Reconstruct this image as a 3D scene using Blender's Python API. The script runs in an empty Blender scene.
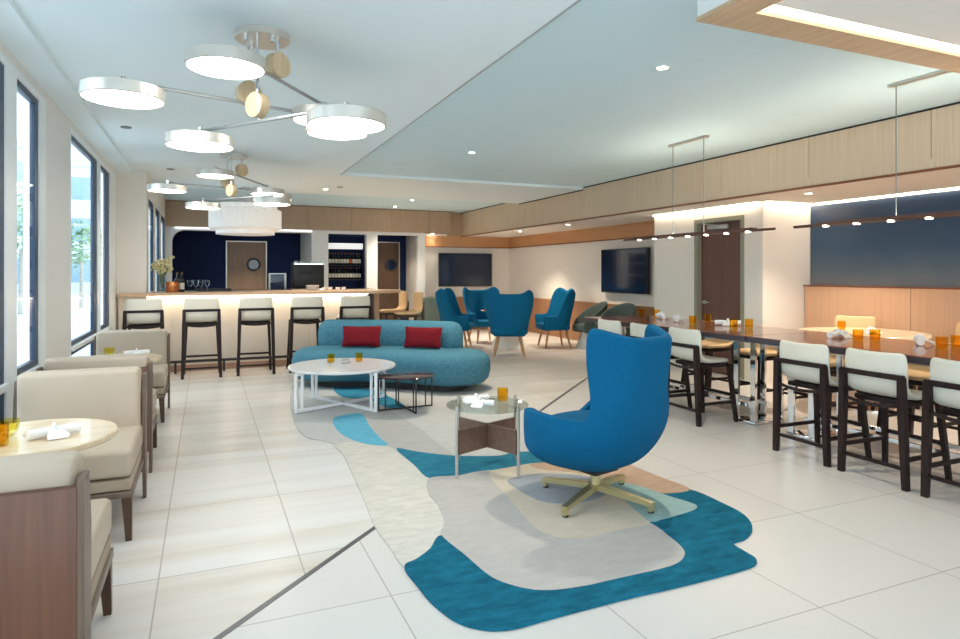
import bpy, bmesh, math, random
from mathutils import Vector, Matrix
from mathutils.geometry import tessellate_polygon
random.seed(7)
C = bpy.context.scene.collection
PI = math.pi
YAW = math.radians(23.2)

# ------------------------------------------------------------------ materials
def srgb(r, g, b):
    f = lambda v: (v/255/12.92) if v/255 <= .04045 else ((v/255+.055)/1.055)**2.4
    return (f(r), f(g), f(b), 1)

def base_mat(name, rough=.5, metal=0.0, coat=0.0):
    m = bpy.data.materials.new(name); m.use_nodes = True
    nt = m.node_tree; b = nt.nodes['Principled BSDF']
    b.inputs['Roughness'].default_value = rough
    b.inputs['Metallic'].default_value = metal
    b.inputs['Coat Weight'].default_value = coat
    return m, nt, b

def N(nt, t, **kw):
    n = nt.nodes.new(t)
    for k, v in kw.items():
        if hasattr(n, k): setattr(n, k, v)
        else: n.inputs[k].default_value = v
    return n

def ramp(nt, stops):
    r = nt.nodes.new('ShaderNodeValToRGB')
    el = r.color_ramp.elements
    el[0].position, el[0].color = stops[0]
    el[1].position, el[1].color = stops[-1]
    for p, c in stops[1:-1]:
        e = el.new(p); e.color = c
    return r

def mix_c(a, k):
    return (min(1, a[0]*k), min(1, a[1]*k), min(1, a[2]*k), 1)

def noise_mat(name, col, rough=.6, var=.08, scale=(8, 8, 8), detail=3, metal=0, bump=0, bscale=None, coat=0):
    m, nt, b = base_mat(name, rough, metal, coat)
    tc = N(nt, 'ShaderNodeTexCoord'); mp = N(nt, 'ShaderNodeMapping')
    mp.inputs['Scale'].default_value = scale
    nt.links.new(tc.outputs['Object'], mp.inputs['Vector'])
    n = N(nt, 'ShaderNodeTexNoise'); n.inputs['Scale'].default_value = 1; n.inputs['Detail'].default_value = detail
    nt.links.new(mp.outputs['Vector'], n.inputs['Vector'])
    r = ramp(nt, [(.3, mix_c(col, 1-var)), (.7, mix_c(col, 1+var))])
    nt.links.new(n.outputs['Fac'], r.inputs['Fac'])
    nt.links.new(r.outputs['Color'], b.inputs['Base Color'])
    if bump:
        n2 = N(nt, 'ShaderNodeTexNoise'); n2.inputs['Scale'].default_value = bscale or 300
        nt.links.new(tc.outputs['Object'], n2.inputs['Vector'])
        bp = N(nt, 'ShaderNodeBump'); bp.inputs['Strength'].default_value = bump; bp.inputs['Distance'].default_value = .004
        nt.links.new(n2.outputs['Fac'], bp.inputs['Height'])
        nt.links.new(bp.outputs['Normal'], b.inputs['Normal'])
    return m

def wood_mat(name, c1, c2, axis='z', rough=.4, freq=30, coat=0):
    sc = {'x': (1.2, freq, freq), 'y': (freq, 1.2, freq), 'z': (freq, freq, 1.2)}[axis]
    m, nt, b = base_mat(name, rough, 0, coat)
    tc = N(nt, 'ShaderNodeTexCoord'); mp = N(nt, 'ShaderNodeMapping'); mp.inputs['Scale'].default_value = sc
    nt.links.new(tc.outputs['Object'], mp.inputs['Vector'])
    n = N(nt, 'ShaderNodeTexNoise'); n.inputs['Scale'].default_value = 1; n.inputs['Detail'].default_value = 5; n.inputs['Distortion'].default_value = .6
    nt.links.new(mp.outputs['Vector'], n.inputs['Vector'])
    r = ramp(nt, [(.3, c1), (.7, c2)])
    nt.links.new(n.outputs['Fac'], r.inputs['Fac']); nt.links.new(r.outputs['Color'], b.inputs['Base Color'])
    return m

def emit_mat(name, col, strength):
    m, nt, b = base_mat(name, .4)
    b.inputs['Base Color'].default_value = (.9, .9, .88, 1)
    b.inputs['Emission Color'].default_value = col
    b.inputs['Emission Strength'].default_value = strength
    return m

def thin_glass(name, col=(1, 1, 1, 1), refl=.12, rough=.0):
    m = bpy.data.materials.new(name); m.use_nodes = True
    nt = m.node_tree; nt.nodes.clear()
    o = nt.nodes.new('ShaderNodeOutputMaterial'); mx = nt.nodes.new('ShaderNodeMixShader')
    t = nt.nodes.new('ShaderNodeBsdfTransparent'); g = nt.nodes.new('ShaderNodeBsdfGlossy')
    lw = nt.nodes.new('ShaderNodeLayerWeight'); mr = nt.nodes.new('ShaderNodeMath'); mr.operation = 'MULTIPLY'
    lw.inputs['Blend'].default_value = .25; mr.inputs[1].default_value = refl*4
    t.inputs['Color'].default_value = col; g.inputs['Roughness'].default_value = rough
    nt.links.new(lw.outputs['Fresnel'], mr.inputs[0]); nt.links.new(mr.outputs[0], mx.inputs['Fac'])
    nt.links.new(t.outputs[0], mx.inputs[1]); nt.links.new(g.outputs[0], mx.inputs[2]); nt.links.new(mx.outputs[0], o.inputs[0])
    return m

M = {}
M['white'] = noise_mat('white paint', srgb(236, 235, 232), .6, .01)
M['ceil'] = noise_mat('daylight tinted ceiling', srgb(236, 249, 254), .8, .003)  # white ceiling with a faint bluish daylight cast mixed into its colour
M['ceil2'] = noise_mat('recessed daylight tinted ceiling', srgb(212, 239, 249), .55, .005)  # same white, with stronger bluish daylight painted into the recess colour
M['cream'] = noise_mat('cream wall paint', srgb(236, 229, 220), .7, .012)
M['warmwall'] = noise_mat('warm wall paint', srgb(233, 222, 208), .7, .012)
M['navy'] = noise_mat('navy wall paint', srgb(0, 30, 78), .8, .05)
M['panelwood'] = wood_mat('pale wood veneer', srgb(206, 182, 154), srgb(220, 198, 171), 'z', .42, 60)
M['panelwoodh'] = wood_mat('pale wood veneer horizontal', srgb(196, 164, 130), srgb(214, 184, 150), 'y', .42, 34)
M['bulkwood'] = wood_mat('brown wood veneer', srgb(170, 141, 114), srgb(184, 155, 128), 'z', .45, 60)
M['bandwood'] = wood_mat('honey wood band', srgb(190, 138, 94), srgb(206, 154, 108), 'y', .4, 34)
M['edgewood'] = wood_mat('reddish wood edge', srgb(122, 70, 44), srgb(142, 84, 54), 'y', .4, 40)
M['doorwood'] = wood_mat('door veneer', srgb(142, 116, 96), srgb(160, 134, 112), 'z', .45, 30)
M['browndoor'] = wood_mat('dark brown door veneer', srgb(98, 66, 56), srgb(116, 82, 70), 'z', .42, 34)
M['walnut'] = wood_mat('walnut table top', srgb(142, 80, 54), srgb(176, 106, 72), 'y', .16, 22, .4)
M['walnutedge'] = noise_mat('dark table edge', srgb(62, 58, 66), .35, .05)
M['chairwood'] = wood_mat('chair back wood', srgb(86, 53, 38), srgb(108, 70, 50), 'z', .4, 34)
M['greywood'] = wood_mat('grey brown chair timber', srgb(92, 74, 62), srgb(112, 92, 78), 'z', .4, 34)
M['legwood'] = wood_mat('dark walnut leg', srgb(58, 38, 26), srgb(82, 56, 38), 'z', .35, 40)
M['wenge'] = wood_mat('espresso stool timber', srgb(34, 26, 26), srgb(50, 39, 38), 'z', .38, 40)
M['beech'] = wood_mat('beech leg', srgb(186, 136, 92), srgb(206, 158, 112), 'z', .4, 40)
M['maple'] = wood_mat('pale maple table top', srgb(214, 190, 158), srgb(228, 206, 176), 'x', .25, 24, .2)
M['sidewood'] = wood_mat('brown table panel', srgb(98, 74, 62), srgb(118, 92, 78), 'x', .4, 40)
M['leather'] = noise_mat('beige leather', srgb(184, 168, 149), .48, .03, (6, 6, 6), 3, 0, .15, 200)
M['taupe'] = noise_mat('taupe upholstery', srgb(168, 152, 134), .6, .03)
M['stoolshell'] = noise_mat('pale grey leather', srgb(214, 212, 200), .42, .02)
M['barshell'] = noise_mat('cream stool leather', srgb(226, 216, 198), .45, .02)
M['tan'] = noise_mat('tan leather', srgb(226, 190, 142), .45, .03)
M['sofa'] = noise_mat('woven light blue upholstery', srgb(76, 126, 145), .85, .34, (130, 130, 30), 6, 0, .5, 260)
M['teal'] = noise_mat('deep teal blue wool', srgb(0, 88, 130), .8, .07, (40, 40, 40), 5, 0, .3, 420)
M['wingblue'] = noise_mat('blue wing chair wool', srgb(10, 102, 144), .8, .07, (40, 40, 40), 5, 0, .3, 420)
M['red'] = noise_mat('crimson cushion fabric', srgb(118, 20, 32), .75, .12, (60, 60, 60), 4, 0, .3, 400)
M['tub'] = noise_mat('grey green upholstery', srgb(84, 96, 92), .75, .06, (30, 30, 30))
M['brass'] = noise_mat('satin champagne metal', srgb(206, 196, 152), .3, .03, (4, 4, 4), 2, .85)
M['chrome'] = noise_mat('polished chrome', srgb(225, 228, 232), .08, .01, (2, 2, 2), 1, 1)
M['nickel'] = noise_mat('brushed nickel', srgb(206, 204, 198), .28, .02, (3, 3, 3), 1, .9)
M['steel'] = noise_mat('steel strip', srgb(120, 120, 122), .35, .03, (3, 3, 3), 1, .8)
M['black'] = noise_mat('black powder coat', srgb(26, 26, 30), .45, .05)
M['blackglass'] = noise_mat('black stone top', srgb(52, 26, 36), .15, .1, (5, 5, 5), 3, 0, 0, None, .4)
M['whitemetal'] = noise_mat('white powder coat', srgb(240, 241, 243), .4, .01)
M['marble'] = noise_mat('white stone top', srgb(234, 234, 236), .2, .025, (5, 5, 5), 6, 0, 0, None, .3)
M['darkframe'] = noise_mat('navy window aluminium', srgb(24, 54, 84), .4, .05)
M['whiteframe'] = noise_mat('white window aluminium', srgb(243, 249, 251), .4, .01)
M['amber'] = None
M['napkin'] = noise_mat('white linen', srgb(244, 244, 244), .85, .02, (50, 50, 50))
M['bone'] = noise_mat('white pedestal lacquer', srgb(242, 240, 234), .35, .01)
M['brownmetal'] = noise_mat('bronze brown lamp bar', srgb(92, 58, 46), .35, .05)
M['disc'] = wood_mat('pale wood disc', srgb(196, 172, 136), srgb(216, 194, 160), 'z', .4, 40)
M['lampmetal'] = noise_mat('satin silver lamp ring', srgb(214, 210, 202), .3, .03, (3, 3, 3), 1, .55)
M['lamp'] = emit_mat('lamp diffuser', (1, .95, .86, 1), 8)
M['spot'] = emit_mat('spot lens', (1, .84, .62, 1), 14)
M['down'] = emit_mat('downlight lens', (1, .90, .76, 1), 60)
M['cove'] = emit_mat('cove strip', (1, .84, .62, 1), 14)
M['box'] = emit_mat('light box strip', (1, .90, .76, 1), 3.2)
M['shade'] = emit_mat('white pleated shade', (1, .97, .95, 1), .12)
M['barled'] = emit_mat('bar edge strip', (1, .86, .66, 1), 10)
M['rimled'] = emit_mat('recess rim strip', (.92, .97, 1, 1), .9)
M['copper'] = noise_mat('copper', srgb(214, 140, 92), .25, .05, (4, 4, 4), 1, .9)
M['darkbottle'] = noise_mat('dark bottle glass', srgb(22, 26, 26), .12, .05)
M['paperlabel'] = noise_mat('paper label', srgb(214, 208, 196), .7, .05)
M['redlabel'] = noise_mat('orange label', srgb(196, 84, 44), .7, .05)
M['foil'] = noise_mat('bottle foil', srgb(128, 92, 60), .35, .05, (4, 4, 4), 1, .5)
M['china'] = noise_mat('white china', srgb(240, 240, 242), .2, .01)
M['bloom'] = noise_mat('cream blossom', srgb(226, 216, 170), .8, .12, (60, 60, 60))
M['stem'] = noise_mat('green stem', srgb(120, 134, 84), .7, .1)
M['leafgreen'] = noise_mat('tree leaves', srgb(158, 186, 154), .7, .18, (6, 6, 6))
M['bark'] = noise_mat('bark', srgb(190, 184, 176), .8, .1)
M['pavement'] = noise_mat('pale pavement', srgb(206, 208, 210), .8, .04, (2, 2, 2))
M['facade'] = noise_mat('pale facade', srgb(214, 222, 226), .7, .03)
M['facadeglass'] = noise_mat('blue grey facade glass', srgb(150, 178, 194), .2, .06)
M['glass'] = thin_glass('window glass', (.93, .98, 1, 1), .06)
M['tableglass'] = thin_glass('table glass', (.91, .97, .955, 1), .14)
M['clear'] = thin_glass('clear glass', (.90, .95, .96, 1), .14)
M['mat_amber'] = thin_glass('amber glass', (.98, .80, .34, 1), .10)
M['mat_yellow'] = thin_glass('yellow glass', (.97, .93, .55, 1), .10)
M['frameolive'] = noise_mat('olive grey door frame', srgb(146, 146, 128), .5, .03)
M['plinth'] = noise_mat('dark plinth', srgb(40, 42, 44), .5, .05)
M['spotmetal'] = noise_mat('white trim ring', srgb(236, 236, 234), .4, .01)
M['vent'] = noise_mat('grey fitting', srgb(120, 124, 126), .5, .05)

for k_ in ('teal', 'wingblue', 'sofa', 'red', 'tub', 'taupe', 'wenge', 'napkin'):
    M[k_].node_tree.nodes['Principled BSDF'].inputs['Specular IOR Level'].default_value = .15
def tv_mat():
    m, nt, b = base_mat('television glass', .12, 0, .3)
    b.inputs['Base Color'].default_value = srgb(14, 34, 62)
    return m
M['tv'] = tv_mat()
M['armmetal'] = noise_mat('brushed grey arm', srgb(172, 174, 174), .35, .03, (3, 3, 3), 1, .6)
M['shadowline'] = noise_mat('grey ceiling edge bead', srgb(168, 176, 178), .6, .02)  # grey that paints the shadow line along the ceiling recess edge
M['wainscot'] = wood_mat('brown oak wainscot', srgb(146, 104, 74), srgb(164, 120, 88), 'z', .45, 34)

def floor_mat(name, stops, ox, oy, px, py, rough, streak, groutc, gw=.006):
    m, nt, b = base_mat(name, rough)
    geo = N(nt, 'ShaderNodeNewGeometry')
    mp = N(nt, 'ShaderNodeMapping'); mp.inputs['Scale'].default_value = streak
    nt.links.new(geo.outputs['Position'], mp.inputs['Vector'])
    n = N(nt, 'ShaderNodeTexNoise'); n.inputs['Scale'].default_value = 1; n.inputs['Detail'].default_value = 6; n.inputs['Roughness'].default_value = .6
    nt.links.new(mp.outputs['Vector'], n.inputs['Vector'])
    sep = N(nt, 'ShaderNodeSeparateXYZ'); nt.links.new(geo.outputs['Position'], sep.inputs[0])
    def mth(op, a, v=None, bb=None):
        x = N(nt, 'ShaderNodeMath'); x.operation = op
        nt.links.new(a, x.inputs[0])
        if bb is not None: nt.links.new(bb, x.inputs[1])
        elif v is not None: x.inputs[1].default_value = v
        return x.outputs[0]
    def cell(o, off, p):
        a = mth('DIVIDE', mth('SUBTRACT', o, off), p)
        fr = mth('FRACT', a)
        d = mth('ABSOLUTE', mth('SUBTRACT', fr, .5))
        return mth('GREATER_THAN', d, .5 - gw/2/p), mth('FLOOR', a)
    gx, ix = cell(sep.outputs['X'], ox, px); gy, iy = cell(sep.outputs['Y'], oy, py)
    g = mth('MAXIMUM', gx, None, gy)
    comb = N(nt, 'ShaderNodeCombineXYZ'); nt.links.new(ix, comb.inputs[0]); nt.links.new(iy, comb.inputs[1])
    wn = N(nt, 'ShaderNodeTexWhiteNoise'); wn.noise_dimensions = '2D'; nt.links.new(comb.outputs[0], wn.inputs['Vector'])
    tint = mth('MULTIPLY', mth('SUBTRACT', wn.outputs['Value'], .5), .12)
    f = mth('ADD', n.outputs['Fac'], None, tint)
    r = ramp(nt, stops); nt.links.new(f, r.inputs['Fac'])
    mx = N(nt, 'ShaderNodeMix'); mx.data_type = 'RGBA'
    nt.links.new(g, mx.inputs['Factor']); nt.links.new(r.outputs['Color'], mx.inputs['A']); mx.inputs['B'].default_value = groutc
    nt.links.new(mx.outputs['Result'], b.inputs['Base Color'])
    return m
M['floor1'] = floor_mat('streaked limestone tile', [(.30, srgb(206, 193, 179)), (.44, srgb(217, 209, 200)), (.56, srgb(222, 218, 213)), (.75, srgb(227, 225, 222))], -.205, 4.36, .645, .97, .3, (.35, 4.5, 1), srgb(176, 166, 156), .007)
M['floor2'] = floor_mat('pale terrazzo tile', [(.3, srgb(212, 207, 201)), (.5, srgb(218, 213, 208)), (.7, srgb(223, 219, 215))], 2.446, 1.97, .84, .83, .28, (170, 170, 1), srgb(172, 164, 156), .006)

def rug_mat(name, col, var):
    m, nt, b = base_mat(name, .95); b.inputs['Specular IOR Level'].default_value = .1
    tc = N(nt, 'ShaderNodeTexCoord')
    mp = N(nt, 'ShaderNodeMapping'); mp.inputs['Scale'].default_value = (4, 11, 5); mp.inputs['Rotation'].default_value = (0, 0, .4)
    nt.links.new(tc.outputs['Object'], mp.inputs['Vector'])
    n = N(nt, 'ShaderNodeTexNoise'); n.inputs['Scale'].default_value = 1.6; n.inputs['Detail'].default_value = 12; n.inputs['Roughness'].default_value = .8
    nt.links.new(mp.outputs['Vector'], n.inputs['Vector'])
    r = ramp(nt, [(.36, mix_c(col, 1-1.3*var)), (.64, mix_c(col, 1+1.3*var))])
    nt.links.new(n.outputs['Fac'], r.inputs['Fac']); nt.links.new(r.outputs['Color'], b.inputs['Base Color'])
    n2 = N(nt, 'ShaderNodeTexNoise'); n2.inputs['Scale'].default_value = 160; nt.links.new(tc.outputs['Object'], n2.inputs['Vector'])
    bp = N(nt, 'ShaderNodeBump'); bp.inputs['Strength'].default_value = .5; bp.inputs['Distance'].default_value = .004
    nt.links.new(n2.outputs['Fac'], bp.inputs['Height']); nt.links.new(bp.outputs['Normal'], b.inputs['Normal'])
    return m
RUGC = dict(base=((194, 193, 190), .06), ivory=((208, 203, 193), .10), lblue=((104, 178, 204), .10), dgrey=((182, 180, 176), .08),
            teal2=((50, 122, 146), .22), tealS=((60, 138, 166), .2), teal3=((26, 100, 124), .26), grey=((186, 181, 176), .06),
            beige=((204, 193, 175), .06), ggrey=((160, 164, 170), .10), peach=((190, 160, 138), .10), leaf=((150, 178, 176), .10))
RUGM = {k: rug_mat('rug pile '+k, srgb(*v[0]), v[1]) for k, v in RUGC.items()}

def art_mat():
    m, nt, b = base_mat('dusk mural canvas', .5)
    tc = N(nt, 'ShaderNodeTexCoord'); sep = N(nt, 'ShaderNodeSeparateXYZ'); nt.links.new(tc.outputs['Generated'], sep.inputs[0])
    n = N(nt, 'ShaderNodeTexNoise'); n.inputs['Scale'].default_value = 3; nt.links.new(tc.outputs['Object'], n.inputs['Vector'])
    a = N(nt, 'ShaderNodeMath'); a.operation = 'MULTIPLY_ADD'; a.inputs[1].default_value = .12; nt.links.new(n.outputs['Fac'], a.inputs[0]); nt.links.new(sep.outputs['Z'], a.inputs[2])
    r = ramp(nt, [(.05, srgb(124, 124, 126)), (.25, srgb(82, 98, 114)), (.5, srgb(46, 76, 104)), (.85, srgb(26, 56, 88)), (1, srgb(28, 50, 76))])
    nt.links.new(a.outputs[0], r.inputs['Fac']); nt.links.new(r.outputs['Color'], b.inputs['Base Color'])
    return m
M['art'] = art_mat()

# ------------------------------------------------------------------ mesh builder
class MB:
    def __init__(self): self.bm = bmesh.new()
    def box(self, c, s, rz=0, bev=0, seg=2, mi=0, rot=None):
        r = bmesh.ops.create_cube(self.bm, size=1)
        vs = r['verts']
        bmesh.ops.scale(self.bm, vec=s, verts=vs)
        if bev:
            es = list({e for v in vs for e in v.link_edges})
            q = bmesh.ops.bevel(self.bm, geom=es, offset=bev, segments=seg, profile=.5, affect='EDGES')
            vs = list({v for f in q['faces'] for v in f.verts} | {v for v in vs if v.is_valid})
            seen = set(vs); st = list(vs)
            while st:
                v = st.pop()
                for e in v.link_edges:
                    o = e.other_vert(v)
                    if o not in seen: seen.add(o); st.append(o)
            vs = list(seen)
        mt = Matrix.Translation(c) @ (rot if rot is not None else Matrix.Rotation(rz, 4, 'Z'))
        bmesh.ops.transform(self.bm, matrix=mt, verts=vs)
        if mi:
            for f in {f for v in vs for f in v.link_faces}: f.material_index = mi
        return self
    def bb(self, x0, x1, y0, y1, z0, z1, bev=0, seg=2, mi=0):
        return self.box(((x0+x1)/2, (y0+y1)/2, (z0+z1)/2), (x1-x0, y1-y0, z1-z0), 0, bev, seg, mi)
    def loft(self, rings, closed=True, cap0=True, cap1=True, mi=0):
        bm = self.bm
        R = [[bm.verts.new(p) for p in r] for r in rings]
        n = len(R[0])
        for a, b in zip(R, R[1:]):
            for i in range(n if closed else n-1):
                j = (i+1) % n
                f = bm.faces.new((a[i], a[j], b[j], b[i])); f.material_index = mi
        if cap0: bm.faces.new(R[0][::-1]).material_index = mi
        if cap1: bm.faces.new(R[-1]).material_index = mi
        return self
    def beam(self, p0, p1, w0, h0, w1=None, h1=None, up=(0, 0, 1), mi=0):
        p0, p1 = Vector(p0), Vector(p1); w1 = w1 or w0; h1 = h1 or h0
        d = (p1-p0).normalized(); u = Vector(up)
        if abs(d.dot(u)) > .98: u = Vector((0, 1, 0))
        x = d.cross(u).normalized(); y = x.cross(d).normalized()
        rings = [[p + x*sx*w/2 + y*sy*h/2 for sx, sy in ((-1, -1), (1, -1), (1, 1), (-1, 1))] for p, w, h in ((p0, w0, h0), (p1, w1, h1))]
        return self.loft(rings, mi=mi)
    def cyl(self, p0, p1, r0, r1=None, seg=16, mi=0):
        p0, p1 = Vector(p0), Vector(p1); r1 = r0 if r1 is None else r1
        d = (p1-p0).normalized(); u = Vector((0, 0, 1)) if abs(d.z) < .95 else Vector((1, 0, 0))
        x = d.cross(u).normalized(); y = x.cross(d).normalized()
        rings = [[p + (x*math.cos(a)+y*math.sin(a))*r for a in (2*PI*i/seg for i in range(seg))] for p, r in ((p0, r0), (p1, r1))]
        return self.loft(rings, mi=mi)
    def tube(self, pts, r, seg=8, closed=False):
        pts = [Vector(p) for p in pts]; n = len(pts); rings = []
        for i, p in enumerate(pts):
            a = pts[(i-1) % n] if (closed or i > 0) else p
            b = pts[(i+1) % n] if (closed or i < n-1) else p
            d = (b-a).normalized(); u = Vector((0, 0, 1)) if abs(d.z) < .9 else Vector((1, 0, 0))
            x = d.cross(u).normalized(); y = x.cross(d).normalized()
            rings.append([p + (x*math.cos(t)+y*math.sin(t))*r for t in (2*PI*k/seg for k in range(seg))])
        if closed: rings.append(rings[0]); return self.loft(rings, cap0=False, cap1=False)
        return self.loft(rings)
    def lathe(self, prof, seg=32, c=(0, 0, 0), fn=None, cap0=True, cap1=True, mi=0):
        rings = []
        for r, z in prof:
            rings.append([(c[0]+r*(fn(a, z) if fn else 1)*math.cos(a), c[1]+r*(fn(a, z) if fn else 1)*math.sin(a), c[2]+z) for a in (2*PI*i/seg for i in range(seg))])
        return self.loft(rings, cap0=cap0, cap1=cap1, mi=mi)
    def prism(self, poly, z0, z1, mi=0):
        return self.loft([[(x, y, z0) for x, y in poly], [(x, y, z1) for x, y in poly]], mi=mi)
    def flat(self, poly, z, mi=0):
        vs = [self.bm.verts.new((x, y, z)) for x, y in poly]
        for t in tessellate_polygon([[Vector((x, y, 0)) for x, y in poly]]):
            f = self.bm.faces.new([vs[i] for i in t])
            f.normal_update()
            if f.normal.z < 0: f.normal_flip()
            f.material_index = mi
        return self
    def ball(self, c, r, sub=2, sc=(1, 1, 1)):
        q = bmesh.ops.create_icosphere(self.bm, subdivisions=sub, radius=r)
        bmesh.ops.scale(self.bm, vec=sc, verts=q['verts']); bmesh.ops.translate(self.bm, vec=c, verts=q['verts'])
        return self
    def build(self, name, mats, parent=None, ang=35, weld=False):
        bm = self.bm
        if weld: bmesh.ops.remove_doubles(bm, verts=bm.verts, dist=1e-5)
        bmesh.ops.recalc_face_normals(bm, faces=[f for f in bm.faces])
        me = bpy.data.meshes.new(name); bm.to_mesh(me); bm.free()
        for m in (mats if isinstance(mats, (list, tuple)) else [mats]): me.materials.append(m)
        if ang:
            for p in me.polygons: p.use_smooth = True
            me.set_sharp_from_angle(angle=math.radians(ang))
        o = bpy.data.objects.new(name, me); C.objects.link(o)
        if parent is not None: o.parent = parent
        return o

def tag(o, label=None, cat=None, group=None, kind=None):
    if label: o['label'] = label
    if cat: o['category'] = cat
    if group: o['group'] = group
    if kind: o['kind'] = kind
    return o
def empty(name, loc=(0, 0, 0), rz=0):
    o = bpy.data.objects.new(name, None); C.objects.link(o); o.location = loc; o.rotation_euler = (0, 0, rz); o.empty_display_size = .1
    return o
def thing(name, label, cat, loc=(0, 0, 0), rz=0, group=None):
    return tag(empty(name, loc, rz), label, cat, group)
def copy_tree(o, parent=None):
    c = o.copy(); C.objects.link(c)
    if parent is not None: c.parent = parent
    for ch in list(o.children): copy_tree(ch, c)
    return c
def dup(o, label, loc, rz=0, group=None):
    c = copy_tree(o); c.location = loc; c.rotation_euler = (0, 0, rz); c['label'] = label
    if group: c['group'] = group
    return c
def struct(name, mb, m, parent=None, ang=0):
    o = mb.build(name, m, parent, ang)
    if parent is None: o['kind'] = 'structure'
    return o
def sstep(a, b, x):
    t = max(0, min(1, (x-a)/(b-a))); return t*t*(3-2*t)
def catmull(pts, n=6):
    out = []; L = len(pts)
    for i in range(L):
        p0, p1, p2, p3 = (Vector(pts[(i+k) % L]) for k in (-1, 0, 1, 2))
        for j in range(n):
            t = j/n
            out.append(tuple(.5*((2*p1)+(p2-p0)*t+(2*p0-5*p1+4*p2-p3)*t*t+(3*p1-p0-3*p2+p3)*t**3)))
    return out
def mods(o, solid=0, sub=0, off=0):
    if solid:
        m = o.modifiers.new('thickness', 'SOLIDIFY'); m.thickness = solid; m.offset = off
    if sub:
        m = o.modifiers.new('smooth', 'SUBSURF'); m.levels = sub; m.render_levels = sub
    return o
ORD = ['first', 'second', 'third', 'fourth', 'fifth', 'sixth', 'seventh', 'eighth', 'ninth', 'tenth', 'eleventh', 'twelfth', 'thirteenth', 'fourteenth']

# ------------------------------------------------------------------ camera, world
cam = bpy.data.cameras.new('camera'); cam.lens = 24; cam.sensor_width = 36
cam.shift_y = -46.5/960; cam.clip_end = 300; cam.clip_start = .05
co = bpy.data.objects.new('camera', cam); C.objects.link(co)
co.location = (0, 0, 1.45); co.rotation_euler = (PI/2, 0, -YAW)
sc = bpy.context.scene; sc.camera = co
sc.view_settings.view_transform = 'Standard'; sc.view_settings.look = 'None'
sc.view_settings.gamma = 1; sc.view_settings.use_curve_mapping = False
sc.view_settings.exposure = 0.56
sc.cycles.use_denoising = True
sc.cycles.max_bounces = 10; sc.cycles.diffuse_bounces = 6; sc.cycles.transparent_max_bounces = 16
sc.cycles.caustics_reflective = False; sc.cycles.caustics_refractive = False
sc.cycles.sample_clamp_indirect = 6
w = bpy.data.worlds.new('sky'); sc.world = w; w.use_nodes = True
bg = w.node_tree.nodes['Background']
bg.inputs['Color'].default_value = (.86, .945, 1, 1); bg.inputs['Strength'].default_value = 2.5

# ------------------------------------------------------------------ room shell
ZL, ZR, ZB, ZS = 2.90, 2.94, 2.99, 2.385     # dropped ceiling, recess, back recess, low ceiling
# floor: limestone beyond the diagonal strip, terrazzo on this side of it
fl = MB()
k = 2.70
fl.flat([(-1.6, -5), (7.7, -5), (7.7, 7.7+k), (-1.6, -1.6+k)], 0, 1)
fl.flat([(-1.6, -1.6+k), (7.7, 7.7+k), (7.7, 17.2), (-1.6, 17.2)], 0, 0)
struct('floor', fl, [M['floor1'], M['floor2']])
ms = MB(); ms.beam((-1.15, -1.15+k, .0012), (7.4, 7.4+k, .0012), .030, .002); struct('trim_1', ms, M['steel'])
# ceilings
cl = MB()
cl.bb(-.78, 1.825, -5, 12.0, ZL, ZL+.25)
cl.bb(-1.2, -.78, -5, 10.3, ZL, ZL+.25)
cl.bb(1.825, 6.02, 9.5, 12.0, ZL, ZL+.25)
cl.bb(1.825, 6.02, -5, 9.5, ZR, ZR+.2, mi=1)
cl.bb(-.78, 6.02, 12.0, 15.9, ZB, ZB+.2, mi=1)
struct('ceiling', cl, [M['ceil'], M['ceil2']])
struct('trim_2', MB().bb(-1.15, -.945, -5, 10.3, 2.865, ZL), M['ceil'])           # flat beam along the windows
# low ceiling between the wood bulkhead and the right walls
lc = MB(); lc.bb(6.02, 7.7, -5, 15.4, ZS, ZS+.1); struct('ceiling_low', lc, M['cream'])

# wood bulkhead along the right: one veneer panel between joints
bk = MB(); bk.bb(6.03, 6.25, -5, 15.75, ZS+.02, 3.1); struct('wall_bulkhead', bk, M['plinth'])  # core coloured dark grey to draw the shadow line above the panels
j = [-5, -3.945, -2.67, -1.395, -.12, 1.155, 2.43, 3.705, 4.98, 6.255, 7.53, 8.805, 10.08, 11.355, 12.63, 13.905, 15.18, 15.7]
pn = MB()
for a, b in zip(j, j[1:]):
    top = (ZR if b <= 9.6 and a < 9.4 else ZL if b < 12.2 else ZB)
    if a < 9.5 < b:
        pn.bb(6.018, 6.035, a+.003, 9.497, ZS, ZR-.02); pn.bb(6.018, 6.035, 9.503, b-.003, ZS, ZL-.02)
    elif a < 12 < b:
        pn.bb(6.018, 6.035, a+.003, 11.997, ZS, ZL-.02); pn.bb(6.018, 6.035, 12.003, b-.003, ZS, ZB-.02)
    else: pn.bb(6.018, 6.035, a+.003, b-.003, ZS, top-.02)
struct('trim_3', pn, M['panelwood'])
struct('shadow_strip', MB().bb(1.818, 1.832, -5, 9.5, ZL-.004, ZL+.01), M['shadowline']); struct('trim_4', MB().bb(6.005, 6.05, -5, 15.5, ZS-.012, ZS+.008), M['edgewood'])  # added grey strip stands in for shade at the recess edge

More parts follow.
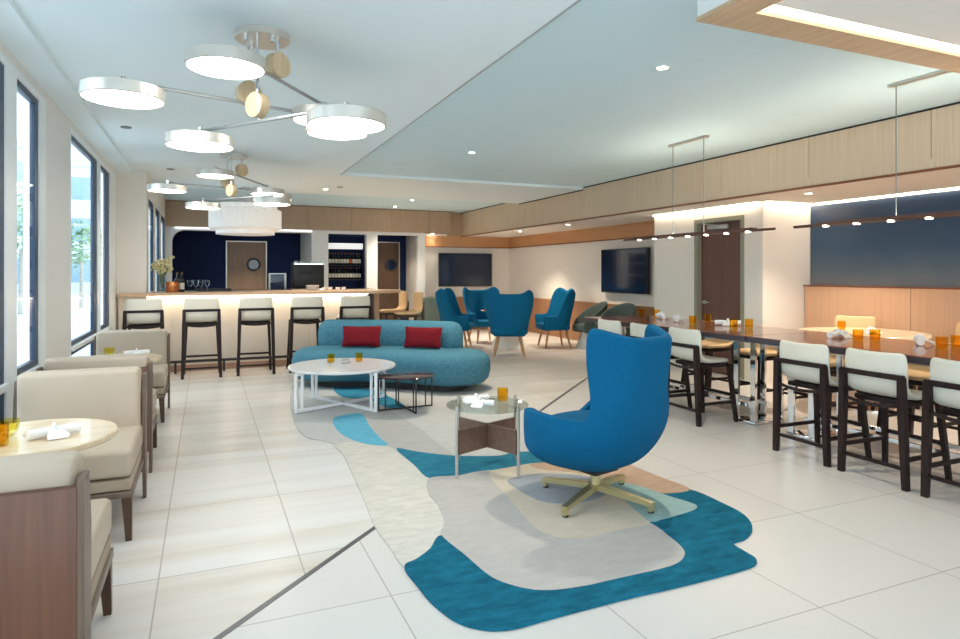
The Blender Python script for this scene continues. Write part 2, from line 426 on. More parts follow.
# right wall run: mural wall, white block with door, television wall
struct('wall_right', MB().bb(7.6, 7.75, -5, 6.3, 0, ZS), M['warmwall'])
wb = MB()
wb.bb(6.71, 6.86, 6.25, 6.561, 0, ZS); wb.bb(6.71, 6.86, 7.519, 8.45, 0, ZS); wb.bb(6.71, 6.86, 6.561, 7.519, 2.239, ZS)
wb.bb(6.86, 7.6, 6.25, 6.40, 0, ZS); wb.bb(6.86, 7.45, 8.30, 8.45, 0, ZS); wb.bb(6.86, 7.0, 6.40, 8.30, 0, ZS, mi=0)
struct('wall_partition', wb, M['cream'])
struct('wall_television', MB().bb(7.4, 7.55, 8.45, 15.45, 0, ZS), M['cream'])
# door in the white block
df = empty('door_1', (6.71, 7.04, 0)); df['kind'] = 'structure'
f = MB(); f.bb(-.012, .125, -.479, -.42, 0, 2.239); f.bb(-.012, .125, .42, .479, 0, 2.239); f.bb(-.012, .125, -.42, .42, 2.18, 2.239)
f.build('frame', M['frameolive'], df, 0)
MB().bb(.075, .115, -.418, .418, .01, 2.178).build('panel', M['browndoor'], df, 0)
h = MB(); h.cyl((.075, .35, 1.02), (.03, .35, 1.02), .012); h.beam((.03, .36, 1.02), (.03, .22, 1.02), .018, .02); h.cyl((.075, .35, 1.02), (.068, .35, 1.02), .03)
h.build('handle', M['nickel'], df)
h = MB(); h.bb(.02, .075, -.15, .25, 2.08, 2.14, .006); h.beam((.0, .0, 2.13), (-.02, .28, 2.16), .02, .012); h.build('door_closer', M['nickel'], df)
# cove strips (lit slots at the head of the block and over the mural)
cv = MB(); cv.bb(6.665, 6.70, 6.30, 8.44, ZS-.012, ZS-.002); cv.bb(6.74, 7.58, 6.19, 6.235, ZS-.012, ZS-.002); cv.bb(7.54, 7.575, -2.9, 6.15, ZS-.012, ZS-.002)
tag(cv.build('ceiling_cove_light', M['cove'], None, 0), 'thin glowing cove strip around the head of white door block and mural', 'light')
# mural and wainscot on the far right wall
mu = MB(); mu.bb(7.575, 7.6, -2.5, 6.24, 1.29, 2.36); tag(mu.build('mural', M['art'], None, 0), 'large dusk blue mural fading to grey, above the wood panelling', 'picture')
wn = MB()
for a, b in ((-2.5, -.1), (-.1, 2.36), (2.36, 4.82), (4.82, 6.24)): wn.bb(7.46, 7.6, a+.003, b-.003, 0, 1.27)
struct('trim_5', wn, wood_mat('pinkish oak panel', srgb(208, 164, 130), srgb(218, 174, 140), 'z', .5, 60))
struct('trim_6', MB().bb(7.45, 7.6, -2.5, 6.25, 1.27, 1.288), M['edgewood'])

# television corner: honey wood band at the head, wainscot below
band = MB(); band.bb(7.36, 7.4, 8.46, 15.3, 2.12, ZS); band.bb(4.96, 7.38, 15.24, 15.3, 2.12, ZS); struct('trim_7', band, M['bandwood'])
band = MB(); band.bb(7.352, 7.4, 8.46, 15.3, 2.10, 2.12); band.bb(4.96, 7.38, 15.23, 15.3, 2.10, 2.12); struct('trim_8', band, M['edgewood'])
band = MB(); band.bb(7.33, 7.4, 8.46, 15.3, 0, .84); band.bb(4.96, 7.38, 15.22, 15.3, 0, .84); struct('trim_9', band, M['wainscot'])
wk = MB(); wk.bb(4.95, 7.5, 15.3, 15.45, 0, 3.1); wk.bb(4.95, 5.05, 15.45, 16.7, 0, 2.6); wk.bb(5.0, 7.5, 15.24, 15.3, ZS, 2.6)
struct('wall_back', wk, M['cream'])
# brown wood bulkhead over the bar
bj = [-.78, .2, 1.18, 2.16, 3.14, 4.12, 5.05, 5.62]
wb = MB()
for a, b in zip(bj, bj[1:]): wb.bb(a+.003, b-.003, 15.0, 15.02, 2.44, ZB-.02)
struct('trim_10', wb, M['bulkwood'])
struct('wall_bar_bulkhead', MB().bb(-.78, 5.62, 15.02, 15.24, 2.44, 3.1), M['edgewood'])
struct('trim_11', MB().bb(5.62, 6.02, 15.22, 15.24, ZS, ZB-.02), M['bulkwood'])
# white frame wall under the bulkhead with rounded openings
fr = MB()
def rrect(x0, x1, z0, z1, r, n=8):
    pts = []
    for cx, cz, a0 in ((x1-r, z1-r, 0), (x0+r, z1-r, PI/2)):
        for i in range(n+1):
            a = a0+i*PI/2/n; pts.append((cx+r*math.cos(a), cz+r*math.sin(a)))
    return pts
Y0, Y1 = 15.05, 15.25
fr.bb(-.78, -.66, Y0, Y1, 0, 2.44); fr.bb(2.24, 2.62, Y0, Y1, 0, 2.37); fr.bb(3.52, 3.78, Y0, Y1, 0, 2.37); fr.bb(4.80, 4.98, Y0, Y1, 0, 2.44)
fr.bb(-.66, 4.80, Y0, Y1, 2.37, 2.44)
for x, sg in ((-.66, 1),):   # rounded corner fillet of the navy bay
    pts = [(x, 2.37)] + [(x+sg*.25*(1-math.cos(a)), 2.12+.25*math.sin(a)) for a in (i*PI/2/8 for i in range(9))]
    fr.loft([[(p[0], y, p[1]) for p in pts] for y in (Y0, Y1)])
struct('trim_12', fr, M['white'])
rl = MB(); rl.bb(-.60, 2.24, 15.02, 15.045, 2.405, 2.43)
tag(rl.build('ceiling_bay_light', M['rimled'], None, 0), 'slim cool light strip along the head of the navy bar recess', 'light')
nv = MB()
nv.bb(-.9, 2.45, 16.95, 17.1, 0, 2.6); nv.bb(-.9, -.78, 15.25, 16.95, 0, 2.6)
nv.bb(2.62, 5.05, 16.6, 16.7, 0, 2.6); nv.bb(-.9, 5.05, 15.25, 17.1, 2.45, 2.6)
nv.bb(3.58, 3.62, 15.25, 16.6, 0, 2.6)
struct('wall_navy', nv, M['navy'])
struct('wall_divider', MB().bb(2.24, 2.62, 15.25, 16.95, 0, 2.45), M['white'])
def porthole_door(name, x0, x1, y, ztop, px, pz, m):
    d = empty(name, ((x0+x1)/2, y, 0)); d['kind'] = 'structure'
    wdt = x1-x0; cx = (x0+x1)/2
    f = MB(); f.bb(-wdt/2-.025, -wdt/2, -.05, 0, 0, ztop+.025); f.bb(wdt/2, wdt/2+.025, -.05, 0, 0, ztop+.025); f.bb(-wdt/2, wdt/2, -.05, 0, ztop, ztop+.025)
    f.build('frame', M['lampmetal'], d, 0)
    MB().bb(-wdt/2+.003, wdt/2-.003, -.04, 0, .01, ztop).build('panel', m, d, 0)
    MB().cyl((px-cx, -.04, pz), (px-cx, -.058, pz), .165, seg=32).build('porthole_rim', M['black'], d)
    MB().cyl((px-cx, -.058, pz), (px-cx, -.062, pz), .12, seg=32).build('porthole_glass', M['tv'], d)
    return d
porthole_door('door_2', .48, 1.39, 16.95, 2.22, 1.10, 1.66, M['doorwood'])
porthole_door('door_3', 4.13, 4.74, 16.6, 2.25, 4.52, 1.66, wood_mat('warm brown door veneer', srgb(92, 66, 48), srgb(110, 82, 60), 'z', .45, 30))

# left wall: deep window openings
wl = MB()
XI, XO = -1.15, -1.30
def pier(y0, y1): wl.bb(XO, XI, y0, y1, 0, ZL)
pier(-5, -2.6); pier(5.95, 6.92); pier(10.15, 10.3)
wl.bb(XO, XI, -2.6, 5.95, 2.80, ZL); wl.bb(XO, XI, 6.92, 10.15, 2.80, ZL)
wl.bb(XO, XI, -2.6, 5.95, 0, .10); wl.bb(XO, XI, 6.92, 10.15, 0, .10)
struct('wall_left', wl, M['white'])
wp = MB(); wp.bb(-1.33, -.78, 10.3, 10.5, 0, ZL); wp.bb(-.95, -.78, 10.5, 10.62, 0, ZB); wp.bb(-.95, -.78, 14.9, 15.3, 0, ZB)
wp.bb(-.95, -.78, 10.62, 14.9, 2.58, 3.1); wp.bb(-.95, -.78, 10.62, 14.9, 0, 1.0); wp.bb(-.95, -.78, 11.75, 12.05, 1.0, 2.58); wp.bb(-.95, -.78, 13.2, 13.5, 1.0, 2.58)
struct('wall_bar_side', wp, M['cream'])
def window(name, y0, y1, z0, z1, xf, sill=None, wht=.05, dk=.04, far=.05, fdk=.04):
    wd = empty(name, (xf, (y0+y1)/2, 0)); wd['kind'] = 'structure'; L = (y1-y0)/2
    f = MB()
    f.bb(-.05, .015, -L, -L+wht, z0, z1); f.bb(-.05, .015, L-far, L, z0, z1); f.bb(-.05, .015, -L+wht, L-far, z1-wht, z1); f.bb(-.05, .015, -L+wht, L-far, z0, z0+wht)
    if sill: f.bb(-.05, .035, -L+wht, L-far, sill-.04, sill)
    f.build('frame', M['whiteframe'], wd, 0)
    f = MB(); a, e = -L+wht, L-far
    for q0, q1 in (((sill or z0+wht), z1-wht),) + ((((z0+wht), sill-.04),) if sill else ()):
        f.bb(-.03, .004, a, a+dk, q0, q1); f.bb(-.03, .004, e-fdk, e, q0, q1); f.bb(-.03, .004, a+dk, e-fdk, q1-dk, q1); f.bb(-.03, .004, a+dk, e-fdk, q0, q0+dk)
    f.build('sash', M['darkframe'], wd, 0)
    g = MB(); g.bb(-.006, -.001, a+dk, e-fdk, (sill or z0+wht)+dk, z1-wht-dk); g.build('pane', M['glass'], wd, 0)
    if sill:
        g = MB(); g.bb(-.006, -.001, a+dk, e-fdk, z0+wht+dk, sill-.04-dk); g.build('lower_pane', M['glass'], wd, 0)
    return wd
window('window_1', -2.6, 1.1, .10, 2.80, -1.165, .76, .05, .045, 0.2, 0.12)
window('window_2', 1.1, 3.0, .10, 2.80, -1.165, .76, .05, .045, 0.2, 0.12)
window('window_3', 3.0, 5.06, .10, 2.80, -1.165, .76, .05, .045, 0.2, 0.13)
window('window_4', 5.06, 5.95, .10, 2.80, -1.165, .76, .05, .045, 0.2, 0.1)
window('window_5', 6.92, 8.74, .10, 2.80, -1.165, .76, .05, .045, 0.17, 0.2)
window('window_6', 8.74, 10.15, .10, 2.80, -1.165, .76, .05, .045, 0.55, 0.25)
for n_, (a, b) in enumerate(((10.62, 11.75), (12.05, 13.2), (13.5, 14.9))):
    window('window_%d' % (7+n_), a, b, 1.0, 2.58, -.793, None, .012, .10, .012, .12)

# ------------------------------------------------------------------ outside
struct('pavement', MB().bb(-40, -1.4, -20, 70, -.25, -.15), M['pavement'])
def building(label, x0, x1, y0, y1, h_, face, rows, cols):
    b = thing('street_building', label, 'building', ((x0+x1)/2, (y0+y1)/2, -.15))
    X, Y = (x1-x0)/2, (y1-y0)/2
    MB().bb(-X, X, -Y, Y, 0, h_).build('wall', M['facade'], b, 0)
    MB().bb(-X-.2, X+.2, -Y-.2, Y+.2, h_, h_+.35).build('roof', M['facade'], b, 0)
    for r in range(rows):
        for c_ in range(cols):
            m = MB(); z = .9 + r*3.1
            if face == 'x':
                st = 2*Y/cols; y = -Y+st*(c_+.5); m.bb(X-.02, X+.03, y-st*.34, y+st*.34, z, z+1.7)
            else:
                st = 2*X/cols; x = -X+st*(c_+.5); m.bb(x-st*.34, x+st*.34, -Y-.03, -Y+.02, z, z+1.7)
            m.build('window', M['facadeglass'], b, 0)
building('pale building alongside, seen at a slant through the tall windows', -20, -11, 6, 52, 9.6, 'x', 3, 8)
building('pale building closing the end of the street outside', -10.5, 8, 56, 64, 9.6, 'y', 3, 6)
def tree(label, x, y, s):
    t = thing('street_tree', label, 'tree', (x, y, -.15))
    MB().cyl((0, 0, 0), (0, 0, 2.4*s), .12*s, .07*s, 10).build('trunk', M['bark'], t)
    m = MB(); rnd = random.Random(int(x*10)+int(y))
    for _ in range(420):
        a, b, r = rnd.uniform(0, 2*PI), rnd.uniform(-.9, 1), rnd.uniform(.5, 1)*1.3*s
        q = math.sqrt(1-b*b)
        p = Vector((math.cos(a)*q*r, math.sin(a)*q*r, 3.2*s+b*r))
        d = Vector((rnd.uniform(-1, 1), rnd.uniform(-1, 1), rnd.uniform(-.5, .5))).normalized()*.17*s; e = d.cross(Vector((rnd.uniform(-1, 1), rnd.uniform(-1, 1), 1))).normalized()*.09*s
        m.bm.faces.new([m.bm.verts.new(p+v) for v in (d, e, -d, -e)])
    m.build('crown', M['leafgreen'], t, 0)
tree('small green street tree outside the windows, taller one', -6.6, 30, 1.05)
tree('small green street tree outside, beyond the pier between windows', -5.2, 34, .9)

# ------------------------------------------------------------------ rug
RP = dict(
base=[(1.084,8.631),(0.921,7.881),(0.826,7.07),(0.778,6.266),(0.804,5.789),(0.905,5.608),(0.998,5.419),(1.003,5.118),(0.972,4.639),(0.931,4.092),(0.886,3.581),(0.89,3.277),(0.895,3.03),(0.898,2.826),(0.907,2.675),(0.935,2.53),(0.97,2.445),(1.023,2.386),(1.084,2.349),(1.177,2.333),(1.346,2.343),(1.749,2.353),(1.952,2.348),(2.189,2.35),(2.42,2.359),(2.512,2.381),(2.551,2.425),(2.56,2.496),(2.581,2.602),(2.694,2.627),(2.802,2.687),(2.884,2.77),(2.947,2.892),(2.968,3.054),(2.955,3.356),(2.939,3.641),(2.922,3.904),(2.887,4.31),(2.915,4.983),(3.126,6.03),(3.3,7.3),(2.95,8.2),(2.3,8.85),(1.6,9.05)],
ivory=[(0.996,5.409),(1.147,5.447),(1.262,5.278),(1.388,5.174),(1.42,4.79),(1.444,4.259),(1.341,3.994),(1.323,3.766),(1.286,3.553),(1.244,3.426),(1.188,3.308),(1.075,3.171),(0.978,3.087),(0.895,3.03),(0.89,3.277),(0.886,3.581),(0.931,4.092),(0.972,4.639),(1.003,5.118)],
lblue=[(1.12,6.162),(1.171,6.413),(1.3,6.513),(1.462,6.483),(1.416,5.924),(1.399,5.482),(1.4,5.223),(1.268,5.303),(1.166,5.51),(1.112,5.795)],
dgrey=[(1.477,6.527),(1.671,6.547),(1.798,6.241),(1.819,5.651),(1.806,5.165),(1.79,4.738),(1.587,4.929),(1.433,5.09),(1.401,5.222),(1.399,5.482),(1.422,5.947)],
teal2=[(1.437,5.088),(1.582,4.915),(1.784,4.723),(1.981,4.623),(2.139,4.57),(2.28,4.616),(2.438,4.564),(2.675,4.494),(2.726,4.349),(2.365,4.273),(2.198,4.289),(1.873,4.26),(1.665,4.248),(1.445,4.261),(1.438,4.642)],
tealS=[(1.499,8.137),(1.872,7.827),(1.965,7.235),(1.982,6.685),(1.842,6.58),(1.77,6.72),(1.703,7.22),(1.461,7.451)],
teal3=[(0.895,3.03),(0.898,2.826),(0.907,2.675),(0.935,2.53),(0.97,2.445),(1.023,2.386),(1.084,2.349),(1.177,2.333),(1.346,2.343),(1.749,2.353),(1.952,2.348),(2.189,2.35),(2.42,2.359),(2.512,2.381),(2.551,2.425),(2.56,2.496),(2.581,2.602),(2.694,2.627),(2.802,2.687),(2.884,2.77),(2.947,2.892),(2.968,3.054),(2.955,3.356),(2.739,3.374),(2.55,3.355),(2.252,2.963),(1.831,2.733),(1.41,2.795),(1.249,3.045),(1.188,3.308),(1.075,3.171),(0.978,3.087)],
grey=[(1.444,4.259),(1.661,4.237),(1.904,4.258),(2.195,4.033),(2.315,3.456),(2.35,2.999),(2.327,2.817),(2.3,2.688),(2.253,2.596),(2.153,2.531),(2.028,2.512),(1.81,2.513),(1.602,2.513),(1.434,2.541),(1.338,2.601),(1.262,2.708),(1.233,2.815),(1.215,3.028),(1.188,3.308),(1.244,3.426),(1.286,3.553),(1.323,3.766),(1.341,3.994)],
beige=[(1.888,4.214),(1.825,4.037),(1.795,3.82),(1.758,3.552),(1.708,3.258),(1.719,3.102),(1.787,3.002),(1.888,2.961),(2.128,2.979),(2.35,2.999),(2.442,3.213),(2.545,3.562),(2.602,3.883),(2.355,4.249),(2.069,4.264)],
ggrey=[(1.928,4.005),(1.9,3.839),(1.914,3.651),(1.953,3.524),(2.057,3.455),(2.227,3.435),(2.392,3.502),(2.499,3.647),(2.486,3.836),(2.326,3.977),(2.129,4.061)],
peach=[(2.239,4.271),(2.485,4.249),(2.887,4.31),(2.922,3.904),(2.939,3.641),(2.955,3.356),(2.733,3.366),(2.692,3.488),(2.63,3.658),(2.551,3.808),(2.416,3.988),(2.272,4.1)],
leaf=[(2.491,3.718),(2.628,3.647),(2.698,3.496),(2.737,3.314),(2.787,3.139),(2.763,3.076),(2.678,3.042),(2.468,3.013),(2.364,3.009),(2.378,3.129),(2.409,3.269),(2.48,3.527)])
rg = MB(); names = ['base', 'ivory', 'dgrey', 'lblue', 'tealS', 'teal2', 'teal3', 'grey', 'beige', 'ggrey', 'peach', 'leaf']
outl = catmull(RP['base'], 5)
ins = []
for i, p in enumerate(outl):      # pull the base in a little so that the coloured shapes carry the edge
    a_, b_ = Vector(outl[i-1]), Vector(outl[(i+1) % len(outl)]); d_ = (b_-a_).normalized()
    ins.append((p[0]-d_.y*.008, p[1]+d_.x*.008))
def slab(poly, z, mi):
    rg.loft([[(x, y, .001) for x, y in poly], [(x, y, z) for x, y in poly]], cap0=False, cap1=False, mi=mi); rg.flat(poly, z, mi)
slab(ins, .010, 0)
for i, nm in enumerate(names[1:], 1):
    slab(catmull(RP[nm], 5), .010+.0006*i, i)
tag(rg.build('area_rug', [RUGM[n_] for n_ in names], None, 0), 'large wavy area rug in teal, grey, beige and light blue shapes', 'rug')
RZ = .017

# ------------------------------------------------------------------ window lounge chairs
def make_lounge():
    r = empty('lounge_chair')
    MB().bb(-.33, .33, -.36, -.325, .16, .772, .004).build('back_panel', M['chairwood'], r)
    for s in (-1, 1):
        p = MB(); p.loft([[(s*x, y, z) for x, y in ((.33, -.36+o0), (.35, -.36+o0), (.35, -.24+o1), (.33, -.24+o1))] for z, o0, o1 in ((0, .02, -.05), (.3, 0, 0), (.62, 0, 0), (.80, -.005, -.035))])
        p.build('post', M['greywood'], r)
    m = MB(); m.bb(-.325, .325, -.322, -.19, .45, .855, .035, 4); m.build('back_cushion', M['leather'], r)
    m = MB(); m.bb(-.335, .335, -.30, .36, .345, .495, .03, 4); m.build('seat_cushion', M['leather'], r)
    MB().bb(-.33, .33, -.315, .35, .275, .335, .006).build('upholstered_rail', M['taupe'], r)
    m = MB(); m.bb(-.34, .34, -.32, .36, .235, .272, .004); m.build('seat_frame', M['greywood'], r)
    for s in (-1, 1):
        MB().loft([[(s*(.335-wd), .355-wd, z), (s*.335, .355-wd, z), (s*.335, .355, z), (s*(.335-wd), .355, z)] for z, wd in ((0, .03), (.24, .05))]).build('leg', M['legwood'], r)
    return r
LGp = 'lounge chairs along the windows'
lc = make_lounge(); tag(lc, 'beige lounge chair with brown wood back turned to the viewer, by first window table', 'chair', LGp)
lc.location = (-.703, 2.755, 0)
dup(lc, 'beige lounge chair facing the viewer across the first maple window table', (-.703, 4.32, 0), PI, LGp)
dup(lc, 'beige lounge chair back to back behind the one at the first table', (-.708, 5.58, 0), 0, LGp)
dup(lc, 'beige lounge chair facing the viewer across the second window table', (-.703, 7.30, 0), PI, LGp)
for o_ in [o for o in C.objects if o.name.startswith('lounge_chair')]: o_.scale = (1, 1.1, 1)
def make_bistro():
    r = empty('bistro_table')
    MB().lathe([(.35, .668), (.36, .676), (.36, .694), (.355, .70)], 48).build('tabletop', M['maple'], r)
    MB().cyl((0, 0, .03), (0, 0, .668), .035, seg=20).build('pedestal', M['black'], r)
    MB().lathe([(.24, 0), (.24, .012), (.05, .035)], 36).build('base', M['black'], r)
    return r
bt = make_bistro(); tag(bt, 'round maple window table with small yellow bowl, between the first two lounge chairs', 'table', 'round window tables'); bt.location = (-.75, 3.53, 0)
dup(bt, 'round maple window table deeper in the room, beside the pier', (-.72, 6.45, 0), 0, 'round window tables')

# small tableware
def make_tumbler(mname='mat_amber', r=.040, h_=.095):
    o = MB()
    o.lathe([(r*.86, 0), (r*.95, .006), (r, h_*.5), (r*1.0, h_), (r*.93, h_), (r*.90, h_*.5), (r*.8, .014)], 24)
    return o.build('glass', M[mname])
def make_napkin():
    r = empty('napkin_roll')
    m = MB(); m.tube([(-.105, 0, .0245), (-.06, 0, .026), (0, 0, .0235), (.06, 0, .026), (.105, 0, .0245)], .022, 12); m.build('roll', M['napkin'], r)
    m = MB(); m.tube([(.02*math.cos(a)*.3, .027*math.cos(a), .0335+.024*math.sin(a)) for a in (2*PI*i/16 for i in range(16))], .008, 8, True); m.build('band', M['napkin'], r)
    m = MB(); m.loft([[(-.02, -.02, .03), (.02, -.02, .03), (.02, .0, .045), (-.02, .0, .045)], [(-.05, -.075, .004), (.03, -.085, .004), (.04, -.08, .016), (-.05, -.07, .016)]]); m.build('corner_fold', M['napkin'], r)
    return r
T1 = .70
yb = MB(); yb.lathe([(.018, .0), (.02, .012), (.036, .02), (.044, .05), (.047, .075), (.043, .075), (.038, .05), (.03, .028), (.004, .022)], 28)
yo = tag(yb.build('glass_bowl', M['mat_yellow']), 'yellow footed glass bowl on the near window table', 'bowl', 'yellow bowls'); yo.location = (-.835, 3.56, T1)
y2 = dup(yo, 'yellow footed glass bowl on the second window table', (-.80, 6.62, T1), 0, 'yellow bowls')
tm = make_tumbler(); tag(tm, 'amber glass beside the yellow bowl on the near window table', 'glass', 'amber glasses'); tm.location = (-.83, 3.38, T1)
nk = make_napkin(); tag(nk, 'white napkin roll on the near window table', 'napkin', 'napkin rolls'); nk.location = (-.64, 3.47, T1); nk.rotation_euler = (0, 0, .5)
dup(nk, 'white napkin roll on the second window table', (-.58, 6.60, T1), .3, 'napkin rolls')
kn = MB(); kn.beam((-.10, 0, .004), (.02, 0, .004), .014, .002, .018); kn.beam((.02, 0, .005), (.10, 0, .005), .010, .005)
kn_o = tag(kn.build('knife', M['nickel']), 'silver knife beside the napkin on the near window table', 'cutlery'); kn_o.location = (-.70, 3.60, T1); kn_o.rotation_euler = (0, 0, .8)

# ------------------------------------------------------------------ bar
HB = 1.165
bar = thing('bar_counter', 'long pale bar counter with glowing edge and black foot rail', 'bar counter', (0, 0, 0))
pts = [(-1.12, 10.1), (2.55, 10.1)] + [(2.55+.5*math.cos(a), 10.6+.5*math.sin(a)) for a in (-PI/2+PI*i/14 for i in range(1, 14))] + [(2.55, 11.1), (-.77, 11.1), (-.77, 10.295), (-1.12, 10.295)]
MB().prism(pts, HB-.045, HB).build('countertop', wood_mat('counter oak', srgb(196, 160, 128), srgb(214, 180, 148), 'x', .3, 30), bar, 30)
fp = MB()
xs = [-1.1, -.45, .2, .85, 1.5, 2.15, 2.43]
fp.bb(-.77, 2.43, 10.36, 10.9, .10, HB-.045); fp.bb(-1.12, -.77, 10.2, 10.295, .10, HB-.045)
for a, b in zip(xs, xs[1:]): fp.bb(max(a, -.76)+.003, b-.003, 10.345, 10.36, .10, HB-.05)
fp.build('front_panel', noise_mat('pale bar cladding', srgb(228, 216, 200), .4, .02, (3, 3, 3)), bar, 0)
MB().bb(-.77, 2.43, 10.38, 10.88, 0, .10).build('plinth', wood_mat('pinkish plinth', srgb(180, 140, 116), srgb(196, 156, 132), 'x', .4, 30), bar, 0)
MB().bb(-.76, 2.42, 10.25, 10.325, HB-.056, HB-.046).build('light_strip', M['barled'], bar, 0)
rail = MB().cyl((-.76, 10.19, .17), (2.42, 10.19, .17), .02).build('foot_rail', M['black'], bar)
for i in range(5):
    m = MB(); x = -.4+i*.65; m.beam((x, 10.19, .165), (x, 10.19, 0), .03, .03); m.beam((x, 10.19, .08), (x, 10.38, .08), .02, .02); m.build('bracket', M['black'], rail)
MB().bb(2.60, 2.68, 10.55, 10.65, 0, HB-.045).build('end_post', M['bulkwood'], bar, 0)
# back counter inside the bar (carries the machine and the bottles)
bc = thing('back_counter', 'dark service counter behind the bar', 'counter', (0, 0, 0))
MB().bb(-.74, 3.2, 12.9, 13.6, 1.08, 1.12).build('countertop', M['black'], bc, 0)
MB().bb(-.74, 3.2, 12.95, 13.58, 0, 1.08).build('cabinet', M['plinth'], bc, 0)

def make_stool(name, sh, top, shell, w2=.235, d=.23, frame=M['wenge'], seatm=None):
    """counter stool facing local +y; sh seat height, top back height"""
    r = empty(name)
    zb = sh + (top-sh)*.46              # height of the back rail
    # padded shell: seat sweeping up into the back
    m = MB(); prof = [(.19, sh-.01), (.10, sh), (-.05, sh-.005), (-.13, sh+.005), (-.175, sh+.035), (-.198, sh+.09), (-.206, sh+.16), (-.214, top-.02), (-.216, top)]
    rings = []
    for i, (y, z) in enumerate(prof):
        f_ = i/(len(prof)-1)
        hw = .228 - .02*abs(f_-.4) - (.025 if i in (0, len(prof)-1) else 0)
        rings.append([(x*hw, y + .035*(abs(x)**2)*sstep(.4, .8, f_), z + .02*(x*x)*sstep(.7, .3, f_)*.5) for x in (-1, -.75, -.4, 0, .4, .75, 1)])
    m.loft(rings, closed=False, cap0=False, cap1=False)
    o = m.build('seat_shell', shell, r, 60); mods(o, .045, 2, 1)
    MB().bb(-.20, .20, -.15, .18, sh-.085, sh-.045, .012).build('seat_base', seatm or frame, r)
    for s in (-1, 1):
        MB().loft([[(s*(x-a), y-a, z), (s*(x+a), y-a, z), (s*(x+a), y+a, z), (s*(x-a), y+a, z)] for x, y, z, a in ((w2-.003, -d, 0, .019), (w2-.022, -d-.005, sh-.08, .024), (w2-.025, -d-.012, zb, .020))]).build('leg', frame, r)
        MB().loft([[(s*(x-a), y-a, z), (s*(x+a), y-a, z), (s*(x+a), y+a, z), (s*(x-a), y+a, z)] for x, y, z, a in ((w2-.01, d, 0, .015), (w2-.045, d-.06, sh-.05, .02))]).build('leg', frame, r)
        MB().beam((s*(w2-.008), -d, .20), (s*(w2-.018), d-.015, .20), .018, .028).build('stretcher', frame, r)
    MB().beam((-(w2-.008), -d-.014, zb-.005), ((w2-.008), -d-.014, zb-.005), .03, .036).build('back_rail', frame, r)
    MB().tube([((-1+2*i/10)*(w2-.022), -d-.004-.015*(1-(-1+2*i/10)**2), sh-.06-.025*(1-(-1+2*i/10)**2)) for i in range(11)], .013, 8).build('lower_rail', frame, r)
    MB().beam((-w2, -d, .14), (w2, -d, .14), .018, .024).build('stretcher', frame, r)
    MB().beam((-w2+.015, d-.02, .26), (w2-.015, d-.02, .26), .018, .028).build('foot_rest', frame, r)
    return r
bs = make_stool('bar_stool', .80, 1.105, M['barshell'], .245, .22)
BG = 'cream bar stools along the bar front'
for i, x in enumerate((-.76, -.05, .66, 1.37, 2.08)):
    lab = 'cream bar stool with dark frame, %s along the bar counting from the windows' % ORD[i]
    if i == 0: tag(bs, lab, 'stool', BG); bs.location = (x, 9.83, 0)
    else: dup(bs, lab, (x, 9.83, 0), 0, BG)
ts = make_stool('bar_stool', .80, 1.13, M['tan'], .22, .21, M['legwood'])
tag(ts, 'tan bar stool at the rounded end of the bar, nearer the lounge', 'stool', 'tan stools at the bar end'); ts.location = (3.10, 10.35, 0); ts.rotation_euler = (0, 0, PI/2)
dup(ts, 'tan bar stool at the rounded end of the bar, farther from the lounge', (3.02, 10.98, 0), PI/2, 'tan stools at the bar end')

# things on and behind the bar
v = thing('flower_vase', 'clear vase of cream blossom stems on the bar by the window', 'vase', (-.60, 10.62, HB))
MB().lathe([(.05, 0), (.055, .02), (.06, .12), (.05, .2), (.055, .22), (.052, .22), (.047, .2), (.056, .12), (.05, .025)], 24).build('vase', M['clear'], v)
st = MB(); bl = MB(); rnd = random.Random(3)
for i in range(30):
    a = rnd.uniform(0, 2*PI); q = rnd.uniform(.02, .13); z = rnd.uniform(.30, .50)
    tip = Vector((q*math.cos(a), q*math.sin(a), z))
    st.tube([(0, 0, .03), (tip.x*.25, tip.y*.25, .22), tip], .003, 5)
    for k_ in range(5):
        bl.ball(tip+Vector((rnd.uniform(-.03, .03), rnd.uniform(-.03, .03), rnd.uniform(-.06, .05))), rnd.uniform(.014, .026), 1)
st.build('stems', M['stem'], v); tag(bl.build('blossom', M['bloom'], v), None, None, None, 'stuff')
cp = MB(); cp.lathe([(.085, 0), (.09, .01), (.09, .15), (.094, .155), (.086, .155), (.084, .02)], 28)
o = tag(cp.build('ice_bucket', M['copper']), 'copper ice bucket on the bar beside the blossom vase', 'bucket'); o.location = (-.455, 10.5, HB)
def make_bottle(h_=.30, r=.037):
    b = empty('bottle')
    MB().lathe([(r*.9, 0), (r, .006), (r, h_*.58), (r*.8, h_*.66), (r*.36, h_*.75), (r*.34, h_*.9)], 18).build('body', M['darkbottle'], b)
    MB().lathe([(r*.38, h_*.86), (r*.40, h_), (r*.3, h_)], 14).build('cap', M['foil'], b)
    MB().lathe([(r+.0012, h_*.14), (r+.0012, h_*.46)], 18, cap0=False, cap1=False).build('paper_label', M['paperlabel'], b)
    return b
b0 = make_bottle(); tag(b0, 'tall dark bottle standing on the bar next to the copper bucket', 'bottle', 'bottles on the bar'); b0.location = (-.33, 10.55, HB)
dup(b0, 'second dark bottle on the bar, behind the copper bucket', (-.40, 10.75, HB), 0, 'bottles on the bar')
gb = MB(); gb.lathe([(.035, 0), (.008, .004), (.006, .07), (.03, .10), (.04, .14), (.032, .18), (.030, .18), (.037, .14)], 20)
g0 = tag(gb.build('wine_glass', M['clear']), 'clear stem glass on the bar, first past the bottles', 'glass', 'stem glasses on the bar'); g0.location = (-.22, 10.6, HB)
